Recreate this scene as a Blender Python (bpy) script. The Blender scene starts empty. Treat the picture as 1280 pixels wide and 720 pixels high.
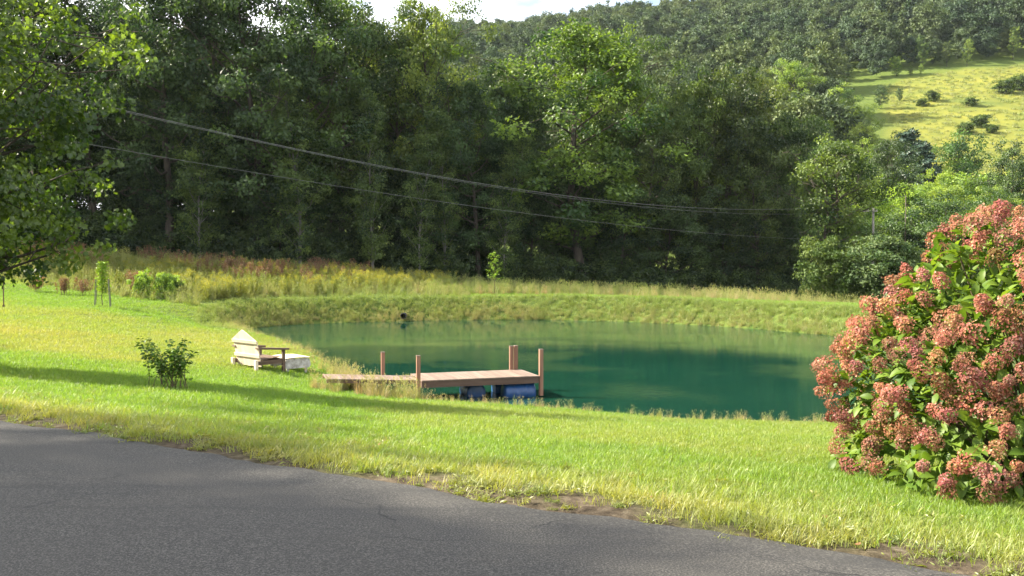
import bpy, math
import numpy as np
from mathutils import Vector, Matrix

# ------------------------------------------------------------------ camera, sky, sun, exposure
scene = bpy.context.scene
COL = scene.collection
F_PX = 1108.5
cam = bpy.data.objects.new("camera", bpy.data.cameras.new("camera"))
COL.objects.link(cam)
cam.data.sensor_width = 36.0
cam.data.lens = 18.0 / math.tan(math.radians(30.0))
cam.data.clip_start = 0.05
cam.data.clip_end = 6000.0
cam.location = (0.0, 0.0, 1.6)
cam.rotation_euler = (math.radians(90.0 - 1.55), 0.0, 0.0)
scene.camera = cam

SUN_EL = math.radians(37.0)
SUN_H = np.array([-0.97, 0.20]); SUN_H /= np.linalg.norm(SUN_H)
TO_SUN = Vector((SUN_H[0] * math.cos(SUN_EL), SUN_H[1] * math.cos(SUN_EL), math.sin(SUN_EL)))

world = bpy.data.worlds.new("World")
scene.world = world
world.use_nodes = True
wn, wl = world.node_tree.nodes, world.node_tree.links
wn.clear()
w_out = wn.new("ShaderNodeOutputWorld")
w_bg = wn.new("ShaderNodeBackground")
w_bg.inputs["Strength"].default_value = 0.06
w_sky = wn.new("ShaderNodeTexSky")
w_sky.sky_type = 'NISHITA'
w_sky.sun_disc = False
w_sky.sun_elevation = SUN_EL
w_sky.sun_rotation = math.atan2(TO_SUN.x, TO_SUN.y)
w_sky.air_density = 1.0
w_sky.dust_density = 1.0
w_tc = wn.new("ShaderNodeTexCoord")
w_map = wn.new("ShaderNodeMapping")
w_map.inputs["Scale"].default_value = (2.2, 2.2, 6.0)
w_map.inputs["Location"].default_value = (0.35, 0.2, 0.1)
w_noise = wn.new("ShaderNodeTexNoise")
w_noise.inputs["Scale"].default_value = 1.6
w_noise.inputs["Detail"].default_value = 8.0
w_noise.inputs["Roughness"].default_value = 0.55
w_ramp = wn.new("ShaderNodeValToRGB")
w_ramp.color_ramp.elements[0].position = 0.36
w_ramp.color_ramp.elements[1].position = 0.54
w_mix = wn.new("ShaderNodeMixRGB")
w_mix.inputs["Color2"].default_value = (9.0, 9.1, 9.3, 1.0)
wl.new(w_tc.outputs["Generated"], w_map.inputs["Vector"])
wl.new(w_map.outputs["Vector"], w_noise.inputs["Vector"])
wl.new(w_noise.outputs["Fac"], w_ramp.inputs["Fac"])
wl.new(w_ramp.outputs["Color"], w_mix.inputs["Fac"])
wl.new(w_sky.outputs["Color"], w_mix.inputs["Color1"])
wl.new(w_mix.outputs["Color"], w_bg.inputs["Color"])
wl.new(w_bg.outputs["Background"], w_out.inputs["Surface"])

sun = bpy.data.objects.new("sun", bpy.data.lights.new("sun", 'SUN'))
COL.objects.link(sun)
sun.data.energy = 5.0
sun.data.angle = math.radians(0.53)
sun.data.color = (1.0, 0.91, 0.74)
sun.rotation_euler = TO_SUN.to_track_quat('Z', 'Y').to_euler()

scene.view_settings.view_transform = 'Standard'
scene.view_settings.look = 'None'
scene.view_settings.gamma = 1.0
scene.view_settings.use_curve_mapping = False
scene.view_settings.exposure = 2.22
scene.cycles.use_denoising = True
scene.cycles.max_bounces = 6
scene.cycles.diffuse_bounces = 3
scene.cycles.glossy_bounces = 3
scene.cycles.transmission_bounces = 4
scene.cycles.volume_bounces = 0
scene.cycles.transparent_max_bounces = 8

# ------------------------------------------------------------------ small helpers
def G(px, d):
    """x of a ground place seen at picture column px (1280 wide) from the camera, d metres ahead"""
    return (px - 640.0) / F_PX * d

def Z(py, d):
    return 1.6 + (330.0 - py) / F_PX * d

def sstep(a, b, x):
    t = np.clip((np.asarray(x, float) - a) / (b - a), 0, 1)
    return t * t * (3 - 2 * t)

def _hash(ix, iy, seed):
    n = (ix.astype(np.int64) * 374761393 + iy.astype(np.int64) * 668265263 + seed * 974711) & 0x7fffffff
    n = ((n ^ (n >> 13)) * 1274126177) & 0x7fffffff
    return ((n ^ (n >> 16)) & 0xffff) / 65535.0

def vnoise(x, y, seed=0):
    x = np.asarray(x, float); y = np.asarray(y, float)
    ix, iy = np.floor(x), np.floor(y)
    fx, fy = x - ix, y - iy
    fx = fx * fx * (3 - 2 * fx); fy = fy * fy * (3 - 2 * fy)
    a = _hash(ix, iy, seed); b = _hash(ix + 1, iy, seed)
    c = _hash(ix, iy + 1, seed); d = _hash(ix + 1, iy + 1, seed)
    return (a * (1 - fx) + b * fx) * (1 - fy) + (c * (1 - fx) + d * fx) * fy

def fnoise(x, y, seed=0, octaves=4):
    v, a, s = 0.0, 0.5, 0.0
    for k in range(octaves):
        v = v + a * vnoise(np.asarray(x) * 2 ** k + 17.3 * k, np.asarray(y) * 2 ** k - 9.1 * k, seed + k)
        s += a; a *= 0.5
    return v / s

def tag(o, label=None, cat=None, group=None, kind=None):
    if label: o["label"] = label
    if cat: o["category"] = cat
    if group: o["group"] = group
    if kind: o["kind"] = kind
    return o

def empty(name, loc=(0, 0, 0), rz=0.0):
    o = bpy.data.objects.new(name, None)
    o.empty_display_size = 0.2
    COL.objects.link(o)
    o.location = loc
    o.rotation_euler = (0, 0, rz)
    return o

def mesh_of(name, V, faces, mat=None, attrs=None, smooth=False):
    """faces: list of int arrays (n,k); attrs: name -> per-vertex float"""
    me = bpy.data.meshes.new(name)
    V = np.asarray(V, np.float32)
    me.vertices.add(len(V))
    me.vertices.foreach_set("co", V.ravel())
    faces = [np.asarray(f, np.int32) for f in faces if len(f)]
    if faces:
        loops = np.concatenate([f.ravel() for f in faces])
        sizes = np.concatenate([np.full(len(f), f.shape[1], np.int32) for f in faces])
        starts = np.concatenate([[0], np.cumsum(sizes)[:-1]]).astype(np.int32)
        me.loops.add(len(loops))
        me.loops.foreach_set("vertex_index", loops)
        me.polygons.add(len(sizes))
        me.polygons.foreach_set("loop_start", starts)
        me.polygons.foreach_set("use_smooth", np.full(len(sizes), bool(smooth)))
    for k, v in (attrs or {}).items():
        a = me.attributes.new(k, 'FLOAT', 'POINT')
        a.data.foreach_set("value", np.asarray(v, np.float32))
    me.update(calc_edges=True)
    me.validate()
    if mat: me.materials.append(mat)
    return me

def link(name, me, parent=None, loc=None):
    o = bpy.data.objects.new(name, me)
    COL.objects.link(o)
    if parent is not None: o.parent = parent
    if loc is not None: o.location = loc
    return o

class MB:
    """collects boxes, tubes and leaves into one mesh"""
    def __init__(self):
        self.V, self.F3, self.F4, self.A, self.n = [], [], [], [], 0
    def add(self, V, F3=None, F4=None, shade=None):
        V = np.asarray(V, float).reshape(-1, 3)
        if F3 is not None and len(F3): self.F3.append(np.asarray(F3) + self.n)
        if F4 is not None and len(F4): self.F4.append(np.asarray(F4) + self.n)
        self.V.append(V)
        self.A.append(np.full(len(V), 0.5) if shade is None else np.broadcast_to(np.asarray(shade, float), (len(V),)))
        self.n += len(V)
    def tube(self, pts, radii, sides=6, cap=True, shade=None):
        pts = np.asarray(pts, float); m = len(pts)
        radii = np.broadcast_to(np.asarray(radii, float), (m,))
        t = np.gradient(pts, axis=0); t /= np.linalg.norm(t, axis=1)[:, None] + 1e-9
        ref = np.array([0, 0, 1.0]) if abs(t[0][2]) < 0.9 else np.array([1.0, 0, 0])
        V = []
        for i in range(m):
            a = np.cross(t[i], ref); a /= np.linalg.norm(a) + 1e-9
            b = np.cross(t[i], a)
            ang = np.linspace(0, 2 * np.pi, sides, endpoint=False)
            V.append(pts[i] + radii[i] * (np.cos(ang)[:, None] * a + np.sin(ang)[:, None] * b))
        V = np.concatenate(V)
        k = np.arange(sides)
        F4 = np.concatenate([np.stack([i * sides + k, i * sides + (k + 1) % sides, (i + 1) * sides + (k + 1) % sides, (i + 1) * sides + k], 1) for i in range(m - 1)])
        F3 = []
        if cap:
            V = np.vstack([V, pts[0], pts[-1]])
            c0, c1 = m * sides, m * sides + 1
            F3 = np.concatenate([np.stack([np.full(sides, c0), (k + 1) % sides, k], 1), np.stack([np.full(sides, c1), (m - 1) * sides + k, (m - 1) * sides + (k + 1) % sides], 1)])
        self.add(V, F3, F4, shade)
    def box(self, lo, hi, M=None, bev=0.0):
        lo = np.asarray(lo, float); hi = np.asarray(hi, float)
        if bev <= 0:
            V = np.array([[x, y, z] for z in (lo[2], hi[2]) for x, y in ((lo[0], lo[1]), (hi[0], lo[1]), (hi[0], hi[1]), (lo[0], hi[1]))])
            F4 = [[3, 2, 1, 0], [4, 5, 6, 7], [0, 1, 5, 4], [1, 2, 6, 5], [2, 3, 7, 6], [3, 0, 4, 7]]
        else:   # chamfered top and bottom rings
            b = bev
            V, F4 = [], []
            for z, ins in ((lo[2], b), (lo[2] + b, 0), (hi[2] - b, 0), (hi[2], b)):
                V += [[lo[0] + ins, lo[1] + ins, z], [hi[0] - ins, lo[1] + ins, z], [hi[0] - ins, hi[1] - ins, z], [lo[0] + ins, hi[1] - ins, z]]
            for r in range(3):
                for k in range(4):
                    F4.append([r * 4 + k, r * 4 + (k + 1) % 4, r * 4 + 4 + (k + 1) % 4, r * 4 + 4 + k])
            F4 += [[3, 2, 1, 0], [12, 13, 14, 15]]
            V = np.array(V)
        if M is not None:
            V = V @ np.array(M.to_3x3()).T + np.array(M.translation)
        self.add(V, None, F4)
    def prism(self, poly, thick, M=None):
        """poly: (x,z) outline in the local x-z plane, extruded along y by thick"""
        p = np.asarray(poly, float); k = len(p)
        V = np.vstack([np.stack([p[:, 0], np.zeros(k), p[:, 1]], 1), np.stack([p[:, 0], np.full(k, thick), p[:, 1]], 1)])
        i = np.arange(k)
        F4 = np.stack([i, (i + 1) % k, k + (i + 1) % k, k + i], 1)
        F3 = [[0, j + 1, j] for j in range(1, k - 1)] + [[k, k + j, k + j + 1] for j in range(1, k - 1)]
        if M is not None:
            V = V @ np.array(M.to_3x3()).T + np.array(M.translation)
        self.add(V, F3, F4)
    def leaves(self, P, D, N, size, tmpl, shade=None, width=1.0):
        """one leaf per row: at P, growing along D, facing N; tmpl = (verts (k,3): across, along, up; tris)"""
        P = np.asarray(P, float); n = len(P)
        if n == 0: return
        D = D / (np.linalg.norm(D, axis=1)[:, None] + 1e-9)
        S = np.cross(D, N); S /= np.linalg.norm(S, axis=1)[:, None] + 1e-9
        U = np.cross(S, D)
        tv, tf = np.asarray(tmpl[0], float), np.asarray(tmpl[1])
        k = len(tv)
        size = np.broadcast_to(np.asarray(size, float), (n,))[:, None, None]
        V = P[:, None, :] + size * (tv[None, :, 0:1] * width * S[:, None, :] + tv[None, :, 1:2] * D[:, None, :] + tv[None, :, 2:3] * U[:, None, :])
        F = (tf[None] + (np.arange(n) * k)[:, None, None]).reshape(-1, 3)
        sh = None if shade is None else np.repeat(np.asarray(shade, float), k)
        self.add(V.reshape(-1, 3), F, None, sh)
    def mesh(self, name, mat=None, smooth=False):
        f = []
        if self.F3: f.append(np.concatenate(self.F3))
        if self.F4: f.append(np.concatenate(self.F4))
        return mesh_of(name, np.concatenate(self.V), f, mat, {"shade": np.concatenate(self.A)}, smooth)
    def build(self, name, mat, parent=None, smooth=False):
        return link(name, self.mesh(name, mat, smooth), parent)

KITE = (np.array([[0, 0, 0], [.32, .45, .09], [0, 1, 0], [-.32, .45, .09]]), [[0, 1, 2], [0, 2, 3]])
NEEDLE = (np.array([[-.09, 0, 0], [.09, 0, 0], [0, 1, 0]]), [[0, 1, 2]])
_mo = [(0, 0), (.22, .02), (.5, .22), (.36, .36), (.52, .62), (.24, .62), (0, 1.0), (-.24, .62), (-.52, .62), (-.36, .36), (-.5, .22), (-.22, .02)]
MAPLE = (np.array([[0, .38, -.04]] + [[x, y, .10 * abs(x) * 2 - .06 * y * y] for x, y in _mo]), [[0, 1 + i, 1 + (i + 1) % 12] for i in range(12)])
_lv, _lf = [], []
for i, (w, y, z) in enumerate(((.02, 0, 0), (.2, .2, .03), (.27, .45, .03), (.19, .72, -.03))):
    _lv += [[-w, y, z + w * .35], [0, y, z], [w, y, z + w * .35]]
_lv.append([0, 1.0, -.14])
for r in range(3):
    for c in range(2):
        a = r * 3 + c
        _lf += [[a, a + 1, a + 4], [a, a + 4, a + 3]]
_lf += [[9, 10, 12], [10, 11, 12]]
OVAL = (np.array(_lv), _lf)

# ------------------------------------------------------------------ materials
def new_mat(name):
    m = bpy.data.materials.new(name)
    m.use_nodes = True
    m.node_tree.nodes.clear()
    return m, m.node_tree.nodes, m.node_tree.links

def mixrgb(n, l, fac, a, b, blend='MIX'):
    x = n.new("ShaderNodeMixRGB"); x.blend_type = blend
    for sock, v in (("Fac", fac), ("Color1", a), ("Color2", b)):
        if isinstance(v, (int, float)): x.inputs[sock].default_value = v
        elif isinstance(v, tuple): x.inputs[sock].default_value = v + (1.0,) if len(v) == 3 else v
        else: l.new(v, x.inputs[sock])
    return x.outputs["Color"]

def noise(n, l, scale, detail=4.0, rough=0.55, coord="Object", vec=None):
    t = n.new("ShaderNodeTexNoise")
    t.inputs["Scale"].default_value = scale
    t.inputs["Detail"].default_value = detail
    t.inputs["Roughness"].default_value = rough
    if vec is None:
        tc = n.new("ShaderNodeTexCoord"); vec = tc.outputs[coord]
    l.new(vec, t.inputs["Vector"])
    return t.outputs["Fac"]

def ramp(n, l, fac, stops):
    r = n.new("ShaderNodeValToRGB")
    el = r.color_ramp.elements
    while len(el) < len(stops): el.new(0.5)
    for e, (p, c) in zip(el, stops):
        e.position = p
        e.color = (c, c, c, 1) if isinstance(c, (int, float)) else c + (1.0,)
    l.new(fac, r.inputs["Fac"])
    return r.outputs["Color"]

def attr(n, name, typ='GEOMETRY', out="Fac"):
    a = n.new("ShaderNodeAttribute"); a.attribute_type = typ; a.attribute_name = name
    return a.outputs[out]

def leaf_mat(name, dark, light, trans=0.4, gloss=0.06, rough=0.45, objcol=True, inst=None, tcol=None, warm=(1.25, 1.2, 0.55)):
    """thin leaf: diffuse + translucent + a little sheen; colour varies leaf by leaf"""
    m, n, l = new_mat(name)
    c = mixrgb(n, l, attr(n, "shade"), dark, light)
    if inst:
        c = mixrgb(n, l, attr(n, "tint", 'INSTANCER'), c, inst)
    if objcol:
        oi = n.new("ShaderNodeObjectInfo")
        c = mixrgb(n, l, 1.0, c, oi.outputs["Color"], 'MULTIPLY')
    d = n.new("ShaderNodeBsdfDiffuse"); l.new(c, d.inputs["Color"])
    t = n.new("ShaderNodeBsdfTranslucent")
    l.new(mixrgb(n, l, 1.0, c, tcol or warm, 'MULTIPLY'), t.inputs["Color"])
    mx = n.new("ShaderNodeMixShader"); mx.inputs["Fac"].default_value = trans
    l.new(d.outputs[0], mx.inputs[1]); l.new(t.outputs[0], mx.inputs[2])
    g = n.new("ShaderNodeBsdfGlossy"); g.inputs["Roughness"].default_value = rough
    g.inputs["Color"].default_value = (1, 1, 1, 1)
    m2 = n.new("ShaderNodeMixShader"); m2.inputs["Fac"].default_value = gloss
    l.new(mx.outputs[0], m2.inputs[1]); l.new(g.outputs[0], m2.inputs[2])
    o = n.new("ShaderNodeOutputMaterial"); l.new(m2.outputs[0], o.inputs["Surface"])
    return m

def solid_mat(name, a, b, scale=6.0, rough=0.7, bump=0.15, stretch=(1, 1, 1), spec=0.3, detail=6.0, coord="Object"):
    m, n, l = new_mat(name)
    tc = n.new("ShaderNodeTexCoord"); mp = n.new("ShaderNodeMapping")
    mp.inputs["Scale"].default_value = stretch
    l.new(tc.outputs[coord], mp.inputs["Vector"])
    f = noise(n, l, scale, detail, 0.6, vec=mp.outputs["Vector"])
    oi = n.new("ShaderNodeObjectInfo")
    p = n.new("ShaderNodeBsdfPrincipled")
    c = mixrgb(n, l, ramp(n, l, f, [(0.3, 0.0), (0.7, 1.0)]), a, b)
    hv = n.new("ShaderNodeHueSaturation")
    mr = n.new("ShaderNodeMapRange"); mr.inputs["To Min"].default_value = 0.8; mr.inputs["To Max"].default_value = 1.15
    l.new(oi.outputs["Random"], mr.inputs["Value"]); l.new(mr.outputs[0], hv.inputs["Value"]); l.new(c, hv.inputs["Color"])
    l.new(hv.outputs[0], p.inputs["Base Color"])
    p.inputs["Roughness"].default_value = rough
    p.inputs["Specular IOR Level"].default_value = spec
    bp = n.new("ShaderNodeBump"); bp.inputs["Strength"].default_value = bump; bp.inputs["Distance"].default_value = 0.01
    l.new(f, bp.inputs["Height"]); l.new(bp.outputs[0], p.inputs["Normal"])
    o = n.new("ShaderNodeOutputMaterial"); l.new(p.outputs[0], o.inputs["Surface"])
    return m

M = {}
M['bark'] = solid_mat("bark", (.035, .028, .022), (.10, .085, .065), 5.0, .95, .6, (1, 1, .25))
M['pale_bark'] = solid_mat("pale_bark", (.10, .095, .08), (.20, .19, .165), 5.0, .9, .4, (1, 1, .3))
M['wood_leaf'] = leaf_mat("wood_leaf", (.013, .034, .011), (.085, .132, .030), .42, .025, .5)
M['far_leaf'] = leaf_mat("far_leaf", (.012, .034, .018), (.060, .105, .046), .22, .02, .6, objcol=False, inst=(.115, .145, .040))  # bluish, lightened green puts distance haze into the hill's leaf colour
M['pine_leaf'] = leaf_mat("pine_leaf", (.020, .045, .026), (.045, .085, .050), .15, .05, .5)
M['maple_leaf'] = leaf_mat("maple_leaf", (.026, .062, .009), (.115, .175, .020), .58, .03, .4)
M['shrub_leaf'] = leaf_mat("shrub_leaf", (.026, .068, .012), (.085, .155, .026), .38, .03, .4)
M['silver_leaf'] = leaf_mat("silver_leaf", (.045, .085, .028), (.115, .160, .060), .35, .015, .6)
M['hydrangea_leaf'] = leaf_mat("hydrangea_leaf", (.036, .088, .012), (.160, .240, .028), .44, .015, .5)
M['lawn'] = leaf_mat("lawn_grass", (.085, .180, .012), (.185, .315, .024), .52, .03, .5, objcol=False, inst=(.32, .285, .085), warm=(1.15, 1.12, .5))
M['tall_grass'] = leaf_mat("tall_grass", (.090, .155, .022), (.215, .285, .056), .45, .03, .5, objcol=False, inst=(.36, .27, .15), warm=(1.1, 1.05, .6))
M['weed'] = leaf_mat("weed", (.06, .11, .014), (.16, .22, .035), .42, .04, .5, objcol=False, inst=(.24, .24, .05))
M['yellow'] = leaf_mat("goldenrod_bloom", (.20, .21, .025), (.36, .33, .035), .35, .02, .6, objcol=False)
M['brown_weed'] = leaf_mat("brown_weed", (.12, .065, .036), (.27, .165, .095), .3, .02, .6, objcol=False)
M['dry_leaf'] = leaf_mat("dry_leaf", (.10, .045, .02), (.30, .13, .05), .2, .04, .5, objcol=False)
M['petal'] = None

def petal_material():
    m, n, l = new_mat("petal")
    c = ramp(n, l, attr(n, "shade"), [(0.0, (.16, .13, .045)), (.22, (.28, .160, .085)), (.5, (.32, .120, .092)), (.8, (.39, .150, .125)), (1.0, (.52, .34, .26))])
    oi = n.new("ShaderNodeObjectInfo")
    c = mixrgb(n, l, 1.0, c, oi.outputs["Color"], 'MULTIPLY')
    d = n.new("ShaderNodeBsdfDiffuse"); l.new(c, d.inputs["Color"])
    t = n.new("ShaderNodeBsdfTranslucent"); l.new(c, t.inputs["Color"])
    mx = n.new("ShaderNodeMixShader"); mx.inputs["Fac"].default_value = .35
    l.new(d.outputs[0], mx.inputs[1]); l.new(t.outputs[0], mx.inputs[2])
    o = n.new("ShaderNodeOutputMaterial"); l.new(mx.outputs[0], o.inputs["Surface"])
    return m
M['petal'] = petal_material()
M['stem'] = solid_mat("stem", (.06, .05, .025), (.14, .11, .06), 20, .8, .2)
M['green_stem'] = solid_mat("green_stem", (.07, .10, .02), (.14, .15, .04), 20, .8, .2)
M['deck'] = solid_mat("deck_board", (.125, .088, .068), (.205, .148, .116), 7.0, .65, .25, (1, .12, 1))
M['deck_dark'] = solid_mat("deck_frame", (.085, .052, .038), (.14, .088, .066), 7.0, .7, .25, (.15, 1, 1))
M['post'] = solid_mat("post_wood", (.17, .085, .055), (.28, .15, .10), 9.0, .7, .3, (1, 1, .12))
M['pale_wood'] = solid_mat("pale_wood", (.50, .41, .31), (.58, .485, .375), 9.0, .75, .06, (1, 1, .1))
M['brown_wood'] = solid_mat("brown_wood", (.07, .045, .030), (.15, .10, .068), 9.0, .8, .3, (.2, 1, 1))
M['worn_paint'] = solid_mat("worn_paint", (.22, .20, .175), (.52, .50, .47), 11.0, .7, .3)
M['blue_drum'] = solid_mat("blue_drum", (.010, .045, .14), (.020, .075, .21), 5.0, .38, .05, spec=.5)  # blue darkened to put the shade under the deck into the colour
M['pale_blue'] = solid_mat("pale_blue", (.30, .40, .44), (.46, .55, .58), 5.0, .45, .05, spec=.5)
M['pole'] = solid_mat("pole_wood", (.13, .115, .10), (.26, .24, .21), 4.0, .9, .3, (1, 1, .15))
M['wire'] = solid_mat("wire", (.085, .085, .085), (.12, .12, .12), 3, .5, 0, spec=.5)
M['black_plastic'] = solid_mat("black_plastic", (.010, .010, .011), (.02, .02, .02), 8, .5, .05)
M['insulator'] = solid_mat("insulator", (.30, .29, .27), (.42, .41, .40), 8, .3, 0, spec=.5)

# ------------------------------------------------------------------ terrain
WATER_Z = -2.0
POND = np.array([(-14.9, 48.5), (-13.4, 52.5), (-8.5, 55.2), (-3, 56.8), (3, 57.0), (8, 54.6), (12.5, 50.6), (16.0, 44.5), (19.0, 38), (20.5, 31), (20, 25),
                 (16, 21.2), (11.5, 19.6), (7.5, 19.4), (4, 20.3), (1.2, 21.4), (-1.2, 22.2), (-3.3, 23.4), (-4.5, 25.4), (-5.5, 28.5), (-7.2, 33), (-9.4, 39), (-12.9, 44.4)], float)
def smooth_loop(p, it=2):
    for _ in range(it):
        q = np.roll(p, -1, 0)
        p = np.stack([.75 * p + .25 * q, .25 * p + .75 * q], 1).reshape(-1, 2)
    return p
POND = smooth_loop(POND)

def pond_dist(x, y):
    """signed distance to the shore line, negative over the water"""
    x = np.asarray(x, float); y = np.asarray(y, float)
    shp = x.shape; x = x.ravel(); y = y.ravel()
    out = np.full(len(x), 1e3)
    near = (x > -30) & (x < 38) & (y > 4) & (y < 75)
    X, Y = x[near], y[near]
    A = POND; B = np.roll(POND, -1, 0)
    best = np.full(len(X), 1e9); inside = np.zeros(len(X), bool)
    for (ax, ay), (bx, by) in zip(A, B):
        dx, dy = bx - ax, by - ay
        t = np.clip(((X - ax) * dx + (Y - ay) * dy) / (dx * dx + dy * dy), 0, 1)
        best = np.minimum(best, (X - ax - t * dx) ** 2 + (Y - ay - t * dy) ** 2)
        cr = ((ay > Y) != (by > Y))
        with np.errstate(divide='ignore', invalid='ignore'):
            xi = (bx - ax) * (Y - ay) / (by - ay if by != ay else 1e-9) + ax
        inside ^= cr & (X < xi)
    r = np.sqrt(best); r[inside] *= -1
    out[near] = r
    return out.reshape(shp)

ROAD_N = np.array([.52, .854]); ROAD_N /= np.linalg.norm(ROAD_N)
ROAD_T = np.array([ROAD_N[1], -ROAD_N[0]])
def road_s(x, y):
    """metres beyond the road's far edge (negative on the road); the road bends away to the left out of frame"""
    x = np.asarray(x, float); y = np.asarray(y, float)
    s = x * ROAD_N[0] + (y - 5.9) * ROAD_N[1]
    t = x * ROAD_T[0] + (y - 5.9) * ROAD_T[1]
    return s + .03 * np.clip(-t - 14, 0, None) ** 2  # unseen bend makes room for the trees placed to shade the road

CTRL = np.array([(-30, 24.2, 0), (-20, 18, 0), (-10, 12, 0), (-5, 9, 0), (0, 5.9, 0), (5, 2.9, 0), (10, -.2, 0), (20, -6, 0),
    (-8, 26, -1.28), (-6.6, 26.4, -1.5), (-6.2, 15.9, -.6), (-12, 18.5, -.45), (-20, 24, -.25), (-14, 27, -.85), (-4.9, 22.4, -1.55),
    (3, 12, -.75), (8, 14, -1.2), (4.4, 8.0, -.42), (0, 16, -1.15), (9, 9, -.8), (15, 10, -1.0), (20, 15, -1.2),
    (4, 19.6, -1.85), (10, 18.6, -1.85), (-3, 22.2, -1.75), (-6, 30, -1.6), (-9.5, 36, -1.7), (-13.5, 38, -1.45), (-15.4, 45, -1.7), (-17, 43, -.95), (-16, 32, -.8), (-20, 40, -.5), (-29, 50, 0),
    (-18, 48, -.65), (-16, 53, -.5), (-10, 58, -.45), (-4, 60, -.5), (4, 60, -.5), (11, 56, -.55), (17, 48, -.6), (22, 40, -.6), (24, 30, -.6), (24, 22, -.8),
    (-20, 58, .15), (-32, 60, .8), (-31, 70, 1.9), (-12, 72, .6), (0, 74, -.5), (10, 76, -.9), (22, 66, -1.4), (30, 78, -2.6), (38, 92, -3.2), (45, 60, -2.2), (50, 30, -1.6),
    (-45, 50, 1.6), (-45, 72, 3.2), (-45, 95, 7), (0, 100, .2), (-20, 100, 3.0), (30, 105, -2.0), (60, 100, -1.5), (90, 90, -2), (60, 10, -1), (50, -20, 0), (-50, 36, .4), (-80, 60, 3)], float)
_R = np.hypot(CTRL[:, None, 0] - CTRL[None, :, 0], CTRL[:, None, 1] - CTRL[None, :, 1])
_n = len(CTRL)
_A = np.zeros((_n + 3, _n + 3)); _A[:_n, :_n] = _R
_A[:_n, _n] = _A[_n, :_n] = 1; _A[:_n, _n + 1] = _A[_n + 1, :_n] = CTRL[:, 0]; _A[:_n, _n + 2] = _A[_n + 2, :_n] = CTRL[:, 1]
_W = np.linalg.solve(_A + 1e-9 * np.eye(_n + 3), np.concatenate([CTRL[:, 2], [0, 0, 0]]))

def field_mask(x, y):
    """1 over the sunny meadow on the hillside"""
    u = x / np.maximum(y, 1)
    left = sstep(.405, .44, u + .05 * (fnoise(x * .03, y * .03, 91) - .5))
    hi = 290 + 70 * np.clip(u - .42, 0, .6) + 18 * (fnoise(x * .03, 0 * y, 5) - .5)
    return left * sstep(150, 160, y) * (1 - sstep(hi - 3, hi + 3, y))

def height(x, y):
    x = np.asarray(x, float); y = np.asarray(y, float)
    xc, yc = np.clip(x, -60, 70), np.clip(y, -25, 112)
    z = _W[_n] + _W[_n + 1] * xc + _W[_n + 2] * yc
    for k in range(_n):
        z = z + _W[k] * np.hypot(xc - CTRL[k, 0], yc - CTRL[k, 1])
    z = z + .10 * (fnoise(x * .35, y * .35, 3) - .5) * sstep(1.0, 4.0, road_s(x, y))
    # hillside beyond the wood
    u = x / np.maximum(np.abs(y), 60)
    k = 1.0 + .22 * sstep(.1, .6, u) - .10 * sstep(.14, -.06, u) - .75 * sstep(-.03, -.38, u)
    hill = np.clip(y - 122, 0, None)
    hill = .375 * (np.sqrt(hill ** 2 + 25 ** 2) - 25) * k
    cap = 212 * k
    hill = cap * (1 - np.exp(-(hill / cap) ** 3)) ** (1 / 3)
    z = z + hill + sstep(140, 260, y) * 7 * (fnoise(x * .012, y * .012, 8) - .5)
    # flat road
    s = road_s(x, y)
    z = np.where(s < 0, 0.0, z * sstep(0, 1.2, s)) - .03 * sstep(.25, 1.2, s)
    z = np.where(s < .15, z - .016, z)
    # pond basin with a steep far bank and a gentle near shore
    pd = pond_dist(x, y)
    far = sstep(24, 34, y + .5 * np.clip(x, 0, 30)) * np.where(x < -3, sstep(36, 46, y), 1.0)
    run = .35 + 2.1 * far
    b = sstep(-.15, 1.0, pd / run)
    z = np.where(pd < 8, (WATER_Z - .12) * (1 - b) + z * b, z)
    z = np.where(pd < 0, WATER_Z - .12 - 1.6 * (1 - np.exp(pd / 2.5)), z)
    return z

def H1(x, y):
    return float(height(np.array([x]), np.array([y]))[0])

def ground_material():
    m, n, l = new_mat("ground")
    soil = ramp(n, l, noise(n, l, 9.0, 10, .7), [(.35, (.025, .018, .012)), (.55, (.085, .066, .045)), (.75, (.17, .145, .105))])
    green = ramp(n, l, noise(n, l, 1.3, 6), [(.3, (.045, .075, .014)), (.7, (.10, .13, .028))])
    c = mixrgb(n, l, attr(n, "soil"), green, soil)
    fg = ramp(n, l, noise(n, l, .09, 8, .65), [(.3, (.075, .100, .022)), (.52, (.142, .148, .027)), (.72, (.190, .184, .033))])
    c = mixrgb(n, l, attr(n, "meadow"), c, fg)
    p = n.new("ShaderNodeBsdfPrincipled"); l.new(c, p.inputs["Base Color"])
    p.inputs["Roughness"].default_value = .95; p.inputs["Specular IOR Level"].default_value = .1
    bp = n.new("ShaderNodeBump"); bp.inputs["Strength"].default_value = .8; bp.inputs["Distance"].default_value = .03
    l.new(noise(n, l, 22, 8, .7), bp.inputs["Height"]); l.new(bp.outputs[0], p.inputs["Normal"])
    o = n.new("ShaderNodeOutputMaterial"); l.new(p.outputs[0], o.inputs["Surface"])
    return m

def soil_mask(x, y):
    s = road_s(x, y)
    patch = fnoise(x * 1.7, y * 1.7, 21)
    return np.clip(sstep(2.4, .05, s + 3.0 * (patch - .43)), 0, 1)

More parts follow.
